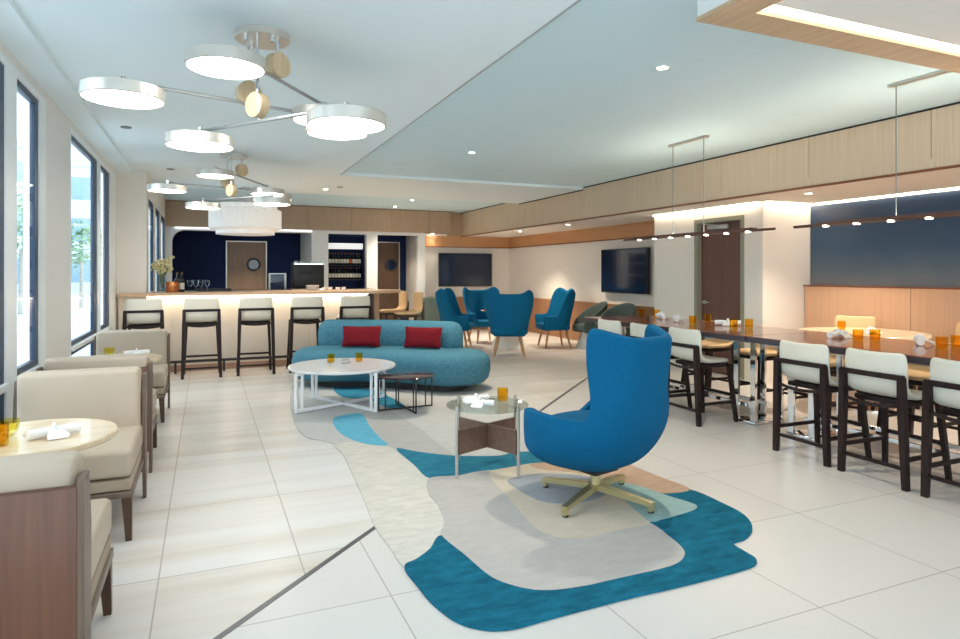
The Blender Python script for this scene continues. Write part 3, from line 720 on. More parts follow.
for i, (x, y) in enumerate(((-.14, 10.68), (-.07, 10.58), (.02, 10.70))):
    dup(g0, 'clear stem glass on the bar, %s past the bottles' % ORD[i+1], (x, y, HB), 0, 'stem glasses on the bar')
tr = MB(); tr.bb(-.25, .25, -.14, .14, 0, .015, .004); tr.bb(-.25, .25, -.14, -.13, .015, .04); tr.bb(-.25, .25, .13, .14, .015, .04)
tr_o = tag(tr.build('bar_tray', M['black']), 'low black tray on the bar near the stem glasses', 'tray'); tr_o.location = (.12, 10.93, HB)
cm = thing('coffee_machine', 'big black coffee machine on the counter behind the bar', 'coffee machine', (1.88, 13.22, 1.12))
MB().bb(-.30, .30, -.22, .22, .02, .50, .02).build('body', M['black'], cm)
m = MB(); m.bb(-.28, .28, -.2, .2, .50, .515); m.tube([(-.28, -.2, .53), (.28, -.2, .53), (.28, .2, .53), (-.28, .2, .53)], .006, 6, True); m.build('cup_rail', M['chrome'], cm)
m = MB(); m.bb(-.32, .32, -.24, .24, 0, .02); m.build('base', M['chrome'], cm)
for i, x in enumerate((-.15, .05)):
    m = MB(); m.cyl((x, -.22, .36), (x, -.30, .36), .035); m.cyl((x, -.30, .34), (x, -.40, .33), .012); m.build('group_head', M['black'], cm)
cupm = MB(); cupm.lathe([(.02, 0), (.03, .005), (.04, .05), (.037, .05), (.027, .008)], 20)
c0 = tag(cupm.build('cup', M['china']), 'white cup on top of the coffee machine, first of three', 'cup', 'cups on the coffee machine'); c0.location = (1.66, 13.2, 1.637)
dup(c0, 'white cup on top of the coffee machine, second of three', (1.76, 13.25, 1.637), 0, 'cups on the coffee machine'); dup(c0, 'white cup on top of the coffee machine, third of three', (1.95, 13.2, 1.637), 0, 'cups on the coffee machine')
gj = thing('glass_display_box', 'clear glass display box beside the coffee machine', 'display box', (1.30, 13.2, 1.12))
m = MB()
for a, b in (((-.15, -.12), (.15, -.12)), ((.15, -.12), (.15, .12)), ((.15, .12), (-.15, .12)), ((-.15, .12), (-.15, -.12))):
    m.beam((a[0], a[1], .16), (b[0], b[1], .16), .006, .30)
m.bb(-.15, .15, -.12, .12, .31, .316); m.build('glass', M['clear'], gj, 0)
m = MB()
for x in (-.15, .15):
    for y in (-.12, .12): m.bb(x-.005, x+.005, y-.005, y+.005, 0, .32)
for y in (-.12, .12): m.bb(-.15, .15, y-.005, y+.005, .312, .322)
m.build('frame', M['nickel'], gj, 0)
pl = MB(); pl.lathe([(.06, 0), (.10, .012), (.11, .02), (.105, .02), (.06, .006)], 24)
p0 = tag(pl.build('plate', M['china']), 'white plate at the bottom of the small pile on the bar', 'plate', 'plates piled on the bar'); p0.location = (1.62, 10.8, HB)
for i in range(1, 4): dup(p0, 'white plate in the small pile on the bar, %s up' % ORD[i], (1.62, 10.8, HB+.021*i), 0, 'plates piled on the bar')
c1 = dup(c0, 'white cup on the bar just past the pile of plates, first', (1.80, 10.72, HB), 0, 'cups on the bar'); 
for i, (x, y) in enumerate(((1.91, 10.8), (2.02, 10.72), (2.13, 10.8))): dup(c0, 'white cup on the bar past the pile of plates, %s' % ORD[i+1], (x, y, HB), 0, 'cups on the bar')
c1['group'] = 'cups on the bar'

# bottle cabinet in the white frame wall
cb = thing('bottle_cabinet', 'tall dark bottle cabinet with white light panel between white posts', 'cabinet', (3.07, 15.45, 0))
m = MB(); m.bb(-.44, .44, .32, .36, .2, 2.36); m.bb(-.45, -.42, -.2, .36, .2, 2.36); m.bb(.42, .45, -.2, .36, .2, 2.36); m.bb(-.45, .45, -.2, .36, .2, .25); m.bb(-.45, .45, -.2, .36, 2.32, 2.36)
m.build('body', M['navy'], cb, 0)
MB().bb(-.41, .41, -.16, -.13, 2.02, 2.16).build('light_panel', emit_mat('cabinet panel', (1, 1, 1, 1), .35), cb, 0)
for z in (1.30, 1.645): MB().bb(-.42, .42, -.12, .30, z-.02, z).build('shelf', M['black'], cb, 0)
bb_ = make_bottle(.29, .032)
first = True
for zi, z in enumerate((1.30, 1.645)):
    for i in range(11):
        lab = 'dark bottle, %s along the %s shelf of the bottle cabinet' % (ORD[i], ('lower', 'upper')[zi])
        loc = (3.07-.36+i*.072, 15.42, z+.002); grp = ('bottles on the lower shelf', 'bottles on the upper shelf')[zi]
        if first: tag(bb_, lab, 'bottle', grp); bb_.location = loc; first = False; q = bb_
        else: q = dup(bb_, lab, loc, 0, grp)
        if i in (7,) and zi == 1: 
            for ch in q.children:
                if ch.name.startswith('paper_label'):
                    ch.data = ch.data.copy(); ch.data.materials.clear(); ch.data.materials.append(M['redlabel'])
            q['label'] = 'bottle with an orange label on the upper shelf of the bottle cabinet'

# drum pendant over the bar
dp = thing('drum_pendant', 'white scalloped drum pendant hanging above the bar', 'pendant lamp', (.62, 11.5, 0))
rib = lambda a, z: 1+.02*abs(math.sin(a*22))
m = MB()
m.lathe([(.46, 2.10), (.46, 2.20), (.455, 2.20)], 176, fn=rib, cap0=True, cap1=False); 
m.build('lower_tier', M['shade'], dp)
MB().lathe([(.44, 2.14), (.57, 2.20), (.57, 2.50), (.50, 2.53)], 176, fn=rib).build('shade', M['shade'], dp)
MB().lathe([(.50, 2.53), (.50, 2.60), (.46, 2.60)], 176, fn=rib).build('upper_tier', M['shade'], dp)
MB().cyl((0, 0, 2.6), (0, 0, ZL-.02), .01).build('rod', M['nickel'], dp)
MB().cyl((0, 0, ZL-.02), (0, 0, ZL), .07, seg=24).build('canopy', M['nickel'], dp)

# ------------------------------------------------------------------ chandeliers
def make_chandelier():
    r = empty('chandelier')
    cs, sn = math.cos(YAW), math.sin(YAW)
    org = Vector((.316, 4.10))
    W = lambda d, rt: Vector((rt*cs+d*sn, d*cs-rt*sn)) - org
    MB().lathe([(.16, -.0), (.16, -.035), (.155, -.04)], 40).build('canopy', M['lampmetal'], r)
    for k_ in range(4):
        a = k_*PI/2+.5; MB().cyl((.11*math.cos(a), .11*math.sin(a), -.038), (.11*math.cos(a), .11*math.sin(a), -.07), .013, seg=12).build('canopy_stud', M['chrome'], r)
    pA, pE = W(3.55, -1.978), W(4.42, -.985); pC, pD = W(4.17, -1.824), W(3.45, -.717); pB, pF = W(3.55, -1.409), W(4.25, -1.03)
    # arm ends (plan, height of the lamp ring below the ceiling), hub disc height
    for a, b, za, zb_, zh, hp in ((pB, pF, -.29, -.415, -.19, W(3.9, -1.255)), (pA, pE, -.462, -.462, -.325, W(3.9, -1.353)), (pC, pD, -.60, -.63, -.44, W(3.86, -1.340))):
        d = (b-a); t = (hp-a).dot(d)/d.dot(d); zc = za+(zb_-za)*t + .075
        nrm = Vector((-d.y, d.x)).normalized()
        arm = MB().tube([(a.x, a.y, za+.075), (a.x+d.x*t, a.y+d.y*t, zc), (b.x, b.y, zb_+.075)], .011, 10).build('arm', M['armmetal'], r)
        on = a+d*t
        MB().cyl((on.x, on.y, -.03), (on.x, on.y, zc), .010, seg=12).build('rod', M['chrome'], r)
        hub = (on.x, on.y, zh)
        MB().cyl((on.x+nrm.x*.03, on.y+nrm.y*.03, zh), (on.x-nrm.x*.03, on.y-nrm.y*.03, zh), .075, seg=32).build('hub_disc', M['disc'], r)
        for p, zl in ((a, za), (b, zb_)):
            ring = MB(); ring.lathe([(.201, -.028), (.211, -.024), (.211, .035), (.201, .04), (.05, .042)], 56, (p.x, p.y, zl), cap0=False)
            rg_ = ring.build('lamp_ring', M['lampmetal'], r)
            MB().cyl((p.x, p.y, zl-.025), (p.x, p.y, zl-.018), .199, seg=56).build('diffuser', M['lamp'], rg_)
            MB().cyl((p.x, p.y, zl+.04), (p.x, p.y, zl+.10), .014, seg=12).build('joint', M['chrome'], rg_)
    return r
ch = make_chandelier(); tag(ch, 'six-disc chandelier with round wooden hubs, the larger-looking one near the front windows', 'chandelier', 'disc chandeliers'); ch.location = (.316, 4.10, ZL)
dup(ch, 'six-disc chandelier hanging deeper in the room towards the bar', (.32, 8.41, ZL), 0, 'disc chandeliers')

# ------------------------------------------------------------------ sofa group
def arc_cap(R, phi, w, y0=0, n=28, m=12, sq=1.0):
    pts = []
    cen = lambda p: (R*math.sin(p), y0-R+R*math.cos(p))
    for i in range(n+1):
        p = -phi+2*phi*i/n; pts.append(((R-w)*math.sin(p), y0-R+(R-w)*math.cos(p)))
    for i in range(1, m):
        a = -PI/2+PI*i/m; c_ = cen(phi); t = Vector((math.cos(phi), -math.sin(phi))); nn = Vector((math.sin(phi), math.cos(phi)))
        pts.append((c_[0]+w*(t.x*math.cos(a)+nn.x*math.sin(a)), c_[1]+w*(t.y*math.cos(a)+nn.y*math.sin(a))))
    for i in range(n+1):
        p = phi-2*phi*i/n; pts.append(((R+w)*math.sin(p), y0-R+(R+w)*math.cos(p)))
    for i in range(1, m):
        a = -PI/2+PI*i/m; c_ = cen(-phi); t = Vector((-math.cos(phi), -math.sin(phi))); nn = Vector((math.sin(phi), -math.cos(phi)))
        pts.append((c_[0]+w*(t.x*math.cos(a)+nn.x*math.sin(a)), c_[1]+w*(t.y*math.cos(a)+nn.y*math.sin(a))))
    return pts
def bolster(R, phi, w, y0, levels):
    m = MB(); m.loft([[(x, y, z) for x, y in arc_cap(R, phi, w*f_, y0)] for f_, z in levels]); return m
cs, sn = math.cos(YAW), math.sin(YAW)
def cam2w(d, rt): return (rt*cs+d*sn, d*cs-rt*sn)
sx, sy = cam2w(8.33, -1.13)
sofa = thing('curved_sofa', 'light blue woven curved sofa with rounded bolster back, on the rug', 'sofa', (sx, sy, RZ), -YAW-math.radians(12))
MB().prism(arc_cap(2.6, .27, .34, -.02), 0, .09).build('plinth', M['plinth'], sofa)
bolster(2.6, .315, .50, 0, [(.72, .07), (.86, .085), (.95, .13), (1.0, .22), (1.0, .32), (.96, .385), (.90, .42), (.78, .45), (.5, .465), (.15, .47)]).build('seat', M['sofa'], sofa, 80)
bolster(2.95, .285, .18, .30, [(.80, .40), (.97, .46), (1.0, .55), (.98, .65), (.89, .72), (.68, .77), (.36, .796), (.1, .80)]).build('backrest', M['sofa'], sofa, 80).location.x = -.12
def make_pillow(wd, ht, th):
    n = 14; m = MB()
    def P(u, v, s):
        x, z = (u*2-1), (v*2-1)
        e = (1-x**4)*(1-z**4); pinch = 1-.05*(1-abs(x))*abs(z)**3 - .06*(1-abs(z))*abs(x)**3
        return (x*wd/2*pinch, s*th/2*(max(0, e)**.55), z*ht/2*pinch)
    for s in (-1, 1):
        g = [[m.bm.verts.new(P(i/n, k_/n, s)) for i in range(n+1)] for k_ in range(n+1)]
        for a in range(n):
            for b in range(n): m.bm.faces.new((g[a][b], g[a][b+1], g[a+1][b+1], g[a+1][b]))
    return m
def pillow(label, d, rt, rz, wd=.50, ht=.27, th=.12):
    x, y = cam2w(d, rt)
    o = tag(make_pillow(wd, ht, th).build('cushion', M['red'], None, 70, True), label, 'cushion', 'red cushions on the sofa')
    o.location = (x, y, RZ+.478+ht/2); o.rotation_euler = (math.radians(-14), 0, rz)
    return o
pillow('red cushion leaning on the sofa back, on the bar-stool side', 8.27, -1.53, -YAW-.02)
pillow('red cushion leaning on the sofa back, nearer the wing chairs', 8.13, -.725, -YAW-.26)

# white coffee table
x, y = cam2w(6.98, -1.50)
ct = thing('coffee_table', 'round white coffee table with white crossed frame legs', 'table', (x, y, RZ), -YAW)
MB().lathe([(.56, .405), (.575, .412), (.575, .428), (.57, .433)], 64).build('tabletop', M['marble'], ct)
def cross_frame(rad, h_, a0, t, m, par, n=2):
    for k_ in range(n):
        a = a0 + k_*PI/n; f_ = MB(); ca, sa = math.cos(a), math.sin(a)
        f_.beam((-rad*ca, -rad*sa, t/2), (rad*ca, rad*sa, t/2), t, t)
        f_.build('cross_bar', m, par, 0)
        for s in (-1, 1):
            g_ = MB(); px_, py_ = s*rad*ca, s*rad*sa; qx, qy = -sa*.03, ca*.03
            g_.beam((px_, py_, 0), (px_, py_, h_), t, t); g_.beam((px_-s*ca*.075, py_-s*sa*.075, t), (px_-s*ca*.075, py_-s*sa*.075, h_), t*.9, t*.9)
            g_.beam((px_, py_, h_-t/2), (px_-s*ca*.09, py_-s*sa*.09, h_-t/2), t, t)
            g_.build('leg', m, par, 0)
cross_frame(.575, .405, math.radians(48), .030, M['whitemetal'], ct)
x, y = cam2w(6.78, -.787)
st_ = thing('side_table', 'small round black side table with thin black frame, beside white coffee table', 'table', (x, y, RZ), -YAW)
MB().lathe([(.30, .345), (.305, .35), (.305, .36), (.30, .363)], 48).build('tabletop', M['blackglass'], st_)
cross_frame(.30, .345, math.radians(27), .014, M['black'], st_)
zt = RZ+.433
def amber(label, xy, z, grp='amber glasses'): return dup(tm, label, (xy[0], xy[1], z), random.uniform(0, 3), grp)
amber('amber glass on the white coffee table, on the window side', cam2w(7.15, -1.665), zt)
amber('amber glass on the white coffee table, on the red cushion side', cam2w(7.25, -1.37), zt)
cu = MB(); cu.bb(-.05, .05, -.03, .03, 0, .035, .008); cu.bb(-.03, .04, -.02, .02, .036, .06, .008)
o = tag(cu.build('glass_ashtray', M['clear']), 'clear glass block dish between amber glasses on white coffee table', 'dish'); o.location = (*cam2w(7.1, -1.49), zt)

# glass side table
x, y = cam2w(4.69, .053)
gt = thing('glass_table', 'round glass side table with crossed brown wood panels, in front of the swivel chair', 'table', (x, y, RZ), -YAW)
MB().lathe([(.296, .462), (.30, .465), (.30, .472), (.296, .475)], 64).build('glass_top', M['tableglass'], gt)
for k_ in range(2):
    a = PI/4+k_*PI/2
    MB().beam((-.29*math.cos(a), -.29*math.sin(a), .245), (.29*math.cos(a), .29*math.sin(a), .245), .022, .17).build('cross_panel', M['sidewood'], gt, 0)
for k_ in range(4):
    a = PI/4+k_*PI/2; MB().cyl((.305*math.cos(a), .305*math.sin(a), 0), (.305*math.cos(a), .305*math.sin(a), .50), .011, seg=14).build('leg', M['nickel'], gt)
zg = RZ+.475
nk2 = dup(nk, 'two-tailed white napkin roll lying on the glass side table, farther one', (*cam2w(4.76, -.03), zg), -.9, 'napkin rolls'); nk2.rotation_euler = (0, 0, .55-YAW)
dup(nk, 'white napkin roll on the glass side table, the one at the glass rim', (*cam2w(4.61, .0), zg), -.25-YAW, 'napkin rolls')
amber('amber glass on the glass side table', cam2w(4.80, .17), zg)

# swivel wing chair
def shell_rim(th, lo, arm, hi, b0, b1, f0, f1):
    a = abs(math.degrees(th))
    return lo + (arm-lo)*(1-sstep(f0, f1, a)) + (hi-arm)*(1-sstep(b0, b1, a))
def make_swivel():
    r = empty('swivel_chair')
    m = MB(); nu, nv = 108, 18; rings = []
    for k_ in range(nv+1):
        v = k_/nv; ring = []
        for i in range(nu):
            th = -PI+2*PI*i/nu; a = abs(math.degrees(th))
            zr = shell_rim(th, .41, .585, 1.065, 44, 58, 122, 170)
            # small ears: wings stand higher than the middle of the back
            zr += .05*math.exp(-((a-42)/14)**2)*(1-sstep(48, 62, a))
            zbw = .36+.20*(1-sstep(50, 110, a))
            if v < .42:     # bowl
                q = v/.42; s = math.sin(q*PI/2)**.75; z = .205 + (zbw-.205)*(1-math.cos(q*PI/2))
            else:
                q = (v-.42)/.58; s = 1; z = zbw+(zr-zbw)*q
            hx = (z-.36)
            bell = 1 + .02*math.sin(min(1, max(0, hx)/.3)*PI)
            ax = .405*s*bell*(1-.05*sstep(.45, .75, z)+.05*sstep(.85, 1.15, z))
            back = .37 + .06*sstep(.3, .7, z) + .05*sstep(.6, 1.1, z); front = .42
            by = (back if a < 90 else front)*s
            fwd = .15*sstep(.60, 1.05, z)*sstep(15, 46, a)*(1-sstep(62, 95, a))
            sq = lambda q: math.copysign(abs(q)**.74, q)
            ring.append((ax*sq(math.sin(th)), -by*sq(math.cos(th))+fwd, z))
        rings.append(ring)
    m.loft(rings, cap0=True, cap1=False)
    o = m.build('shell', M['teal'], r, 0)
    for p in o.data.polygons: p.use_smooth = True
    mods(o, .07, 1, -1)
    m = MB(); ring = []
    for f_, z in ((.80, .36), (.98, .39), (1.0, .43), (.96, .475), (.80, .50), (.4, .512), (.05, .515)):
        ring.append([(.33*f_*math.sin(t)*(abs(math.sin(t))**-.25 if abs(math.sin(t)) > .02 else 1), (.02+.335*f_*-math.cos(t)*(abs(math.cos(t))**-.25 if abs(math.cos(t)) > .02 else 1)), z) for t in (2*PI*i/40 for i in range(40))])
    m.loft(ring); m.build('seat_cushion', M['teal'], r, 70)
    MB().bb(-.11, .11, -.10, .10, .185, .212, .01).build('seat_plate', M['black'], r)
    MB().cyl((0, 0, .06), (0, 0, .19), .032, seg=24).build('column', M['brass'], r)
    for k_ in range(4):
        a = math.radians(14.6)+k_*PI/2; d = Vector((math.cos(a), math.sin(a), 0)); f_ = MB()
        f_.beam(Vector((0, 0, .085))+d*.02, Vector((0, 0, .05))+d*.385, .05, .04, .038, .026); f_.beam(Vector((0, 0, .062))+d*.37, Vector((0, 0, .008))+d*.37, .036, .03)
        ft = f_.build('base_arm', M['brass'], r, 30)
        MB().cyl(tuple(d*.37), (d.x*.37, d.y*.37, .012), .018, seg=12).build('glide', M['black'], ft)
    return r
sw = make_swivel(); tag(sw, 'deep teal wing-back swivel chair on a brass four-star base, back to the viewer', 'chair'); 
sw.location = (2.27, 3.44, RZ); sw.rotation_euler = (0, 0, math.radians(14))

# ------------------------------------------------------------------ wing dining chairs
def make_wing():
    r = empty('wing_chair')
    m = MB(); nu, nv = 40, 10; grid = []
    for k_ in range(nv+1):
        v = k_/nv; row = []
        for i in range(nu+1):
            th = math.radians(-138+276*i/nu); a = abs(math.degrees(th))
            zt_ = .63 + (1.09-.63)*(1-sstep(66, 100, a)) + .075*math.exp(-((a-52)/16)**2)*(1-sstep(75, 95, a))
            z = .36+(zt_-.36)*v; f_ = sstep(.36, 1.1, z)
            ax = .30+.13*f_; by = .27+.12*f_
            x_, y_ = ax*math.sin(th), -by*math.cos(th)
            if a > 90: x_ = math.copysign(ax*(1-.04*sstep(90, 138, a)), th); y_ = .30*(a-90)/48
            row.append(m.bm.verts.new((x_, y_, z)))
        grid.append(row)
    for a, b in zip(grid, grid[1:]):
        for i in range(nu): m.bm.faces.new((a[i], a[i+1], b[i+1], b[i]))
    o = m.build('shell', M['wingblue'], r, 0)
    for p in o.data.polygons: p.use_smooth = True
    mods(o, .06, 1, 0)
    sc_ = MB(); sc_.bb(-.29, .29, -.24, .31, .34, .47, .05, 4); sc_.build('seat_cushion', M['wingblue'], r)
    for sx_ in (-1, 1):
        for sy_ in (-1, 1):
            MB().cyl((sx_*.19, sy_*.18, .35), (sx_*.26, sy_*.25, 0), .028, .018, 12).build('leg', M['beech'], r)
    return r
wg = make_wing(); WG = 'blue wing chairs round the pedestal table'
tag(wg, 'blue wing dining chair with beech legs, its broad back turned to the viewer', 'chair', WG)
tx, ty = 5.37, 11.2
def face(x, y): return math.atan2(-(tx-x), (ty-y))
wg.location = (4.95, 10.24, 0); wg.rotation_euler = (0, 0, face(4.95, 10.24))
for (x, y), lab in (((4.52, 11.72), 'blue wing dining chair seen side-on, on the sofa side of the pedestal table'), ((5.36, 12.3), 'blue wing dining chair on the far side of pedestal table, under the wall television'), ((6.3, 11.0), 'blue wing dining chair on the white-wall side of the pedestal table, buttoned front visible')):
    dup(wg, lab, (x, y, 0), face(x, y), WG)
pt = thing('pedestal_table', 'round table on a white cone base among the blue wing chairs', 'table', (tx, ty, 0))
MB().lathe([(.50, .715), (.52, .722), (.52, .738), (.51, .745)], 48).build('tabletop', M['walnut'], pt)
MB().lathe([(.31, 0), (.305, .05), (.27, .15), (.20, .24), (.11, .34), (.07, .50), (.09, .715)], 40).build('base', M['bone'], pt)
dl = MB(); dl.cyl((0, 0, 0), (0, 0, .12), .035, seg=16); dl.cyl((0, 0, .12), (0, 0, .16), .018, .012, 16)
o = tag(dl.build('pepper_mill', M['black']), 'small black mill on the pedestal table among wing chairs', 'mill'); o.location = (5.62, 11.12, .745)
amber('amber glass on the pedestal table among the wing chairs', (5.52, 11.3), .745)
# tub chairs and cone table along the television wall
def make_tub():
    r = empty('tub_chair')
    m = MB(); nu = 30; grid = []
    for k_ in range(9):
        v = k_/8; row = []
        for i in range(nu+1):
            th = math.radians(-120+240*i/nu); a = abs(math.degrees(th))
            zt_ = .42+(.90-.42)*math.cos(math.radians(min(90, a*.72)))**.8
            z = .30+(zt_-.30)*v; s = .31+.06*v
            row.append(m.bm.verts.new((s*math.sin(th), -s*math.cos(th), z)))
        grid.append(row)
    for a, b in zip(grid, grid[1:]):
        for i in range(nu): m.bm.faces.new((a[i], a[i+1], b[i+1], b[i]))
    o = m.build('shell', M['tub'], r, 0)
    for p in o.data.polygons: p.use_smooth = True
    mods(o, .035, 1, 0)
    MB().lathe([(.27, .32), (.30, .36), (.29, .44), (.2, .46), (.02, .465)], 32).build('seat_cushion', M['tub'], r)
    MB().lathe([(.24, 0), (.23, .02), (.12, .30), (.14, .33)], 32).build('base', M['bone'], r)
    return r
tb = make_tub(); TB = 'grey tub chairs by the television wall'
tag(tb, 'grey-green tub chair on white cone base, first past the far end of the high tables', 'chair', TB); tb.location = (6.85, 9.75, 0); tb.rotation_euler = (0, 0, math.radians(100))
dup(tb, 'grey-green tub chair on white cone base, beside the buttoned wing chair', (6.83, 10.62, 0), math.radians(75), TB)
dup(tb, 'dark tub chair in the corner by the wood wainscot, behind the wing chairs', (4.98, 14.6, 0), math.radians(-20), TB)

# televisions
def tv(label, loc, rz):
    t = thing('television', label, 'television', loc, rz)
    MB().bb(-.73, .73, -.03, .03, -.425, .425, .006).build('bezel', M['black'], t)
    MB().bb(-.705, .705, -.034, -.03, -.395, .405).build('screen', M['tv'], t)
    MB().bb(-.3, .3, .03, .085, -.2, .2).build('wall_mount', M['black'], t)
tv('wall television on the end wall behind the wing chairs', (6.12, 15.21, 1.53), 0)
tv('wall television on the long wall near the brown door', (7.31, 10.1, 1.49), -PI/2)

# ------------------------------------------------------------------ high tables
TH = .882
def make_high(L=2.68):
    r = empty('high_table')
    m = MB(); m.bb(-.5, .5, -L/2, L/2, -.006, 0, .002); m.build('tabletop', M['walnut'], r, 0)
    m = MB(); m.bb(-.5, .5, -L/2, L/2, -.055, -.0062, .003); m.build('top_edge', M['walnutedge'], r, 0)
    MB().bb(-.38, .38, -L/2+.1, L/2-.1, -.08, -.055).build('subframe', M['chrome'], r, 0)
    for y in (-L/2+.31, L/2-.31):
        p = MB(); p.bb(-.20, .20, y-.14, y+.14, -TH+.001, -TH+.03, .008); pe = p.build('base_plate', M['chrome'], r)
        for sx_ in (-1, 1):
            for sy_ in (-1, 1):
                MB().bb(sx_*.175-.012, sx_*.175+.012, y+sy_*.105-.03, y+sy_*.105+.03, -TH+.03, -.08, .002).build('post', M['chrome'], r, 0)
    for x in (-.12, .12):
        MB().bb(x-.012, x+.012, -L/2+.3, L/2-.3, -TH+.145, -TH+.18, .003).build('foot_rail', M['chrome'], r, 0)
    return r
ht = make_high(); tag(ht, 'walnut high table with chrome posts, the one closer to the viewer', 'table', 'walnut high tables'); ht.location = (4.98, 3.02, TH)
dup(ht, 'walnut high table with chrome posts, farther one beyond the table joint', (4.98, 5.72, TH), 0, 'walnut high tables')
hs = make_stool('counter_stool', .62, .905, M['stoolshell'], .238, .235)
HG = 'pale counter stools on the lounge side of the high tables'
ysn = [1.83, 2.44, 3.035, 3.62, 4.98, 5.62, 6.25]
lab = ['pale counter stool tucked at the closer high table, cut by the frame edge', 'pale counter stool at the closer high table, second from the frame edge',
       'pale counter stool at the closer high table, third from the frame edge', 'pale counter stool at the closer high table, beside the table joint',
       'pale counter stool just beyond the table joint, behind the teal swivel chair', 'pale counter stool at the farther high table, middle one partly hidden by swivel chair', 'pale counter stool at the far end of the high tables']
first = True
for y, l in zip(ysn[1:], lab[1:]):
    loc = (4.52, y, 0)
    if first: tag(hs, l, 'stool', HG); hs.location = loc; hs.rotation_euler = (0, 0, -PI/2); first = False
    else: dup(hs, l, loc, -PI/2, HG)
t2 = make_stool('counter_stool', .60, .85, M['tan'], .22, .22, M['wenge'])
for i, y in enumerate((2.75, 3.55, 4.45, 5.25, 6.05)):
    l = 'tan counter stool, mural side of high tables, %s from the frame edge' % ORD[i]
    if i == 0: tag(t2, l, 'stool', 'tan stools on the mural side'); t2.location = (5.60, y, 0); t2.rotation_euler = (0, 0, PI/2)
    else: dup(t2, l, (5.60, y, 0), PI/2, 'tan stools on the mural side')
hg = [(5.237, 6.85), (5.35, 6.70), (4.938, 5.563), (5.35, 5.779), (4.984, 5.016), (5.129, 4.954), (5.008, 3.67), (5.139, 3.614), (5.01, 3.009), (5.23, 3.032)]
hl = ['amber glass at the far end of the farther high table', 'amber glass at the far end of the farther high table, nearer the white wall', 'amber glass on the farther high table, edge one of the middle pair', 'amber glass on the farther high table, inner one of the middle pair',
      'amber glass by the table joint, beside a napkin', 'amber glass by the table joint, closest to the seam', 'amber glass on the closer high table, brighter one of the middle pair', 'clear-footed amber glass on the closer high table beside the brighter one', 'amber glass on the closer high table near the frame edge', 'amber glass on the closer high table cut by the frame edge']
for p, l in zip(hg, hl): amber(l, p, TH, 'amber glasses on the high tables')
for p, rz, l in (((5.213, 6.45), 1.2, 'white napkin roll at the far end of the farther high table'), ((5.064, 5.98), .9, 'white napkin roll on the farther high table past the swivel chair'), ((5.184, 5.30), -.7, 'white napkin roll beside the amber pair at the table joint'), ((5.10, 3.93), .2, 'white napkin roll on the closer high table beside the brighter amber glass'), ((5.22, 3.30), .6, 'white napkin roll on the closer high table near the frame edge')):
    n_ = dup(nk, l, (p[0], p[1], TH), rz, 'napkin rolls'); n_.scale = (1.25, 1.25, 1.25)

# pale round table and chairs between the high tables and the mural wall
rt_ = thing('round_table', 'pale round table between the high tables and the wood panelling', 'table', (6.55, 4.75, 0))
MB().lathe([(.60, .775), (.62, .782), (.62, .805), (.615, .812)], 56).build('tabletop', M['maple'], rt_)
MB().cyl((0, 0, .03), (0, 0, .775), .04, seg=20).build('pedestal', M['chrome'], rt_)
MB().lathe([(.30, 0), (.30, .015), (.05, .04)], 36).build('base', M['chrome'], rt_)
amber('amber glass on the pale round table', (6.62, 5.05), .812)
n_ = dup(nk, 'white napkin roll on the pale round table', (6.40, 4.55, .812), .4, 'napkin rolls'); n_.scale = (1.25, 1.25, 1.25)
t3 = dup(t2, 'tan chair behind pale round table by the wood panelling, farther one', (7.05, 5.25, 0), math.radians(115), 'tan chairs by the wood panelling'); t3.name = 'counter_stool.020'
t4 = dup(t2, 'tan chair behind pale round table by the wood panelling, nearer one', (7.08, 4.15, 0), math.radians(65), 'tan chairs by the wood panelling')
for t_ in (t3, t4): t_.scale = (1, 1, 1.09)

# linear pendants
def make_linear(L=2.4):
    r = empty('linear_pendant')
    m = MB(); m.loft([[(x, y, z) for x, z in ((-.035*q, -.004), (0, -.016), (.035*q, -.004), (.035*q, .008), (-.035*q, .008))] for y, q in ((-L/2, .25), (-L/2+.25, 1), (L/2-.25, 1), (L/2, .25))])
    for sg in (-1, 1): m.bb(sg*.030-.005, sg*.030+.005, -L/2+.25, L/2-.25, .0075, .024)
    bar_ = m.build('lamp_bar', M['brownmetal'], r)
    for i in range(7):
        y = -L/2+.33+i*(L-.66)/6
        MB().cyl((0, y, -.010), (0, y, -.020), .026, .024, 20).build('spot', M['spot'], bar_)
    MB().bb(-.020, .020, -L/2+.4, L/2-.4, .0082, .0092).build('uplight', emit_mat('pendant uplight', (1, .88, .70, 1), 36), bar_, 0)
    for y in (-.25, .25): MB().cyl((0, y, .008), (0, y, ZR-1.875-.02), .004, seg=8).build('cable', M['vent'], r)
    MB().bb(-.03, .03, -.30, .30, ZR-1.875-.022, ZR-1.875).build('canopy', M['nickel'], r, 0)
    return r
lp = make_linear(); tag(lp, 'slim brown linear pendant with row of spots over the farther high table', 'pendant lamp', 'linear pendants'); lp.location = (4.98, 5.69, 1.875)
dup(lp, 'slim brown linear pendant with row of spots over the closer high table', (4.98, 3.08, 1.875), 0, 'linear pendants')

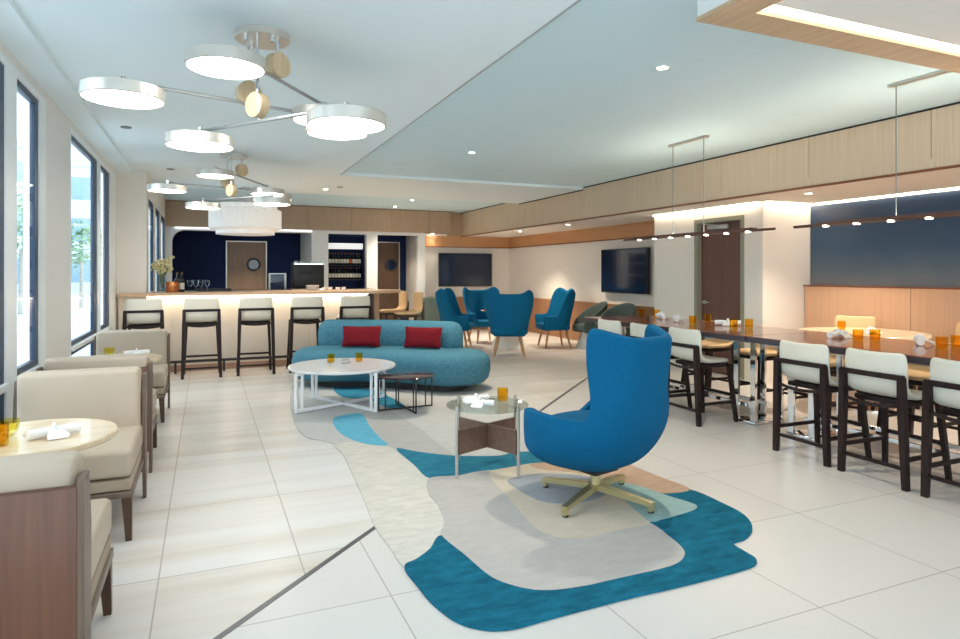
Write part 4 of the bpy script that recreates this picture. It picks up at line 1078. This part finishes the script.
# ceiling light box with wood frame
lb = thing('light_box', 'wood framed glowing light box dropped from the ceiling above the viewer', 'ceiling light', (0, 0, 0))
bx0, bx1, by0, by1, zb0 = 2.33, 4.85, -.2, 2.60, 2.75
m = MB(); fw = .20
m.bb(bx0, bx1, by1-fw, by1, zb0, zb0+.02); m.bb(bx0, bx0+fw, by0, by1-fw, zb0, zb0+.02); m.bb(bx1-fw, bx1, by0, by1-fw, zb0, zb0+.02); m.bb(bx0+fw, bx1-fw, by0, by0+fw, zb0, zb0+.02)
m.build('wood_frame', M['panelwoodh'], lb, 0)
m = MB(); m.bb(bx0+.004, bx0+.03, by0+.004, by1-.004, zb0+.02, ZR); m.bb(bx1-.03, bx1-.004, by0+.004, by1-.004, zb0+.02, ZR); m.bb(bx0+.03, bx1-.03, by1-.03, by1-.004, zb0+.02, ZR); m.bb(bx0+.03, bx1-.03, by0+.004, by0+.03, zb0+.02, ZR)
m.build('side_panel', M['white'], lb, 0)
m = MB(); q = .075
for a_, b_, c_, d_ in ((bx0+.05, bx1-.05, by1-.30, by1-.06), (bx0+.05, bx0+.30, by0+.06, by1-.30), (bx1-.30, bx1-.05, by0+.06, by1-.30), (bx0+.05, bx1-.05, by0+.04, by0+.06)):
    m.bb(a_, b_, c_, d_, zb0+.10, zb0+.11)
m.build('light_strip', M['box'], lb, 0)
MB().bb(bx0+fw+.06, bx1-fw-.06, by0+fw+.06, by1-fw-.06, zb0+.03, zb0+.05).build('inner_panel', M['white'], lb, 0)

# downlights
def downlight(label, x, y, z, spot=None, col=(1, .86, .68)):
    d = thing('downlight', label, 'ceiling light', (x, y, z))
    MB().lathe([(.055, -.001), (.055, -.006), (.036, -.006), (.036, -.001)], 28, cap0=False, cap1=False).build('trim_ring', M['spotmetal'], d)
    MB().cyl((0, 0, -.001), (0, 0, -.004), .035, seg=24).build('lens', M['down'], d)
    if spot:
        l = bpy.data.lights.new('downlight_beam', 'SPOT'); l.energy = spot*2.6; l.color = col; l.spot_size = math.radians(100); l.spot_blend = .8; l.shadow_soft_size = .05
        lo = bpy.data.objects.new('downlight_beam', l); C.objects.link(lo); lo.parent = d; lo.location = (0, 0, -.02)
dls = [('small bright downlight in the blue-grey ceiling recess, beyond the first chandelier', 3.02, 7.3, ZR, 60), ('small bright downlight in the ceiling recess beside the light box', 3.04, 3.74, ZR, 40),
       ('tiny downlight in the ceiling over the bar approach, first', 4.0, 12.97, ZB, 110), ('tiny downlight in the ceiling over the bar approach, second', 4.03, 14.4, ZB, 80),
       ('downlight in the low ceiling above wing chairs, nearer the corner', 6.45, 12.77, ZS, 75), ('downlight in the low ceiling above the wing chairs, nearer white block', 6.42, 10.68, ZS, 40),
       ('downlight in the low ceiling by the corner of the white block', 6.5, 5.38, ZS, 50), ('downlight in the low ceiling towards the mural, cut by the light box', 6.6, 3.2, ZS, 50),
       ('downlight on the end wall band at the television corner', 5.2, 15.12, 2.44, 3)]
dls += [('added unseen downlight inside the navy bar recess above the porthole door', 1.0, 15.95, 2.45, 34), ('added unseen downlight inside the passage by the second porthole door', 4.35, 15.95, 2.45, 14), ('added fill downlight in the ceiling strip over the bar stools', 1.9, 11.2, ZL, 70)]  # added to brighten the bar recess, the passage and the deep ceiling
for l in dls: downlight(*l)
for x, y, l in ((-.727, 7.227, 'small grey ceiling fitting between the window beam and chandelier'), (-.45, 9.9, 'small grey ceiling fitting near the window pier'), (2.08, 10.85, 'small grey ceiling fitting at the corner of ceiling recess')):
    o = tag(MB().cyl((0, 0, -.008), (0, 0, 0), .05, seg=20).build('ceiling_fitting', M['vent']), l, 'ceiling fitting'); o.location = (x, y, ZL)
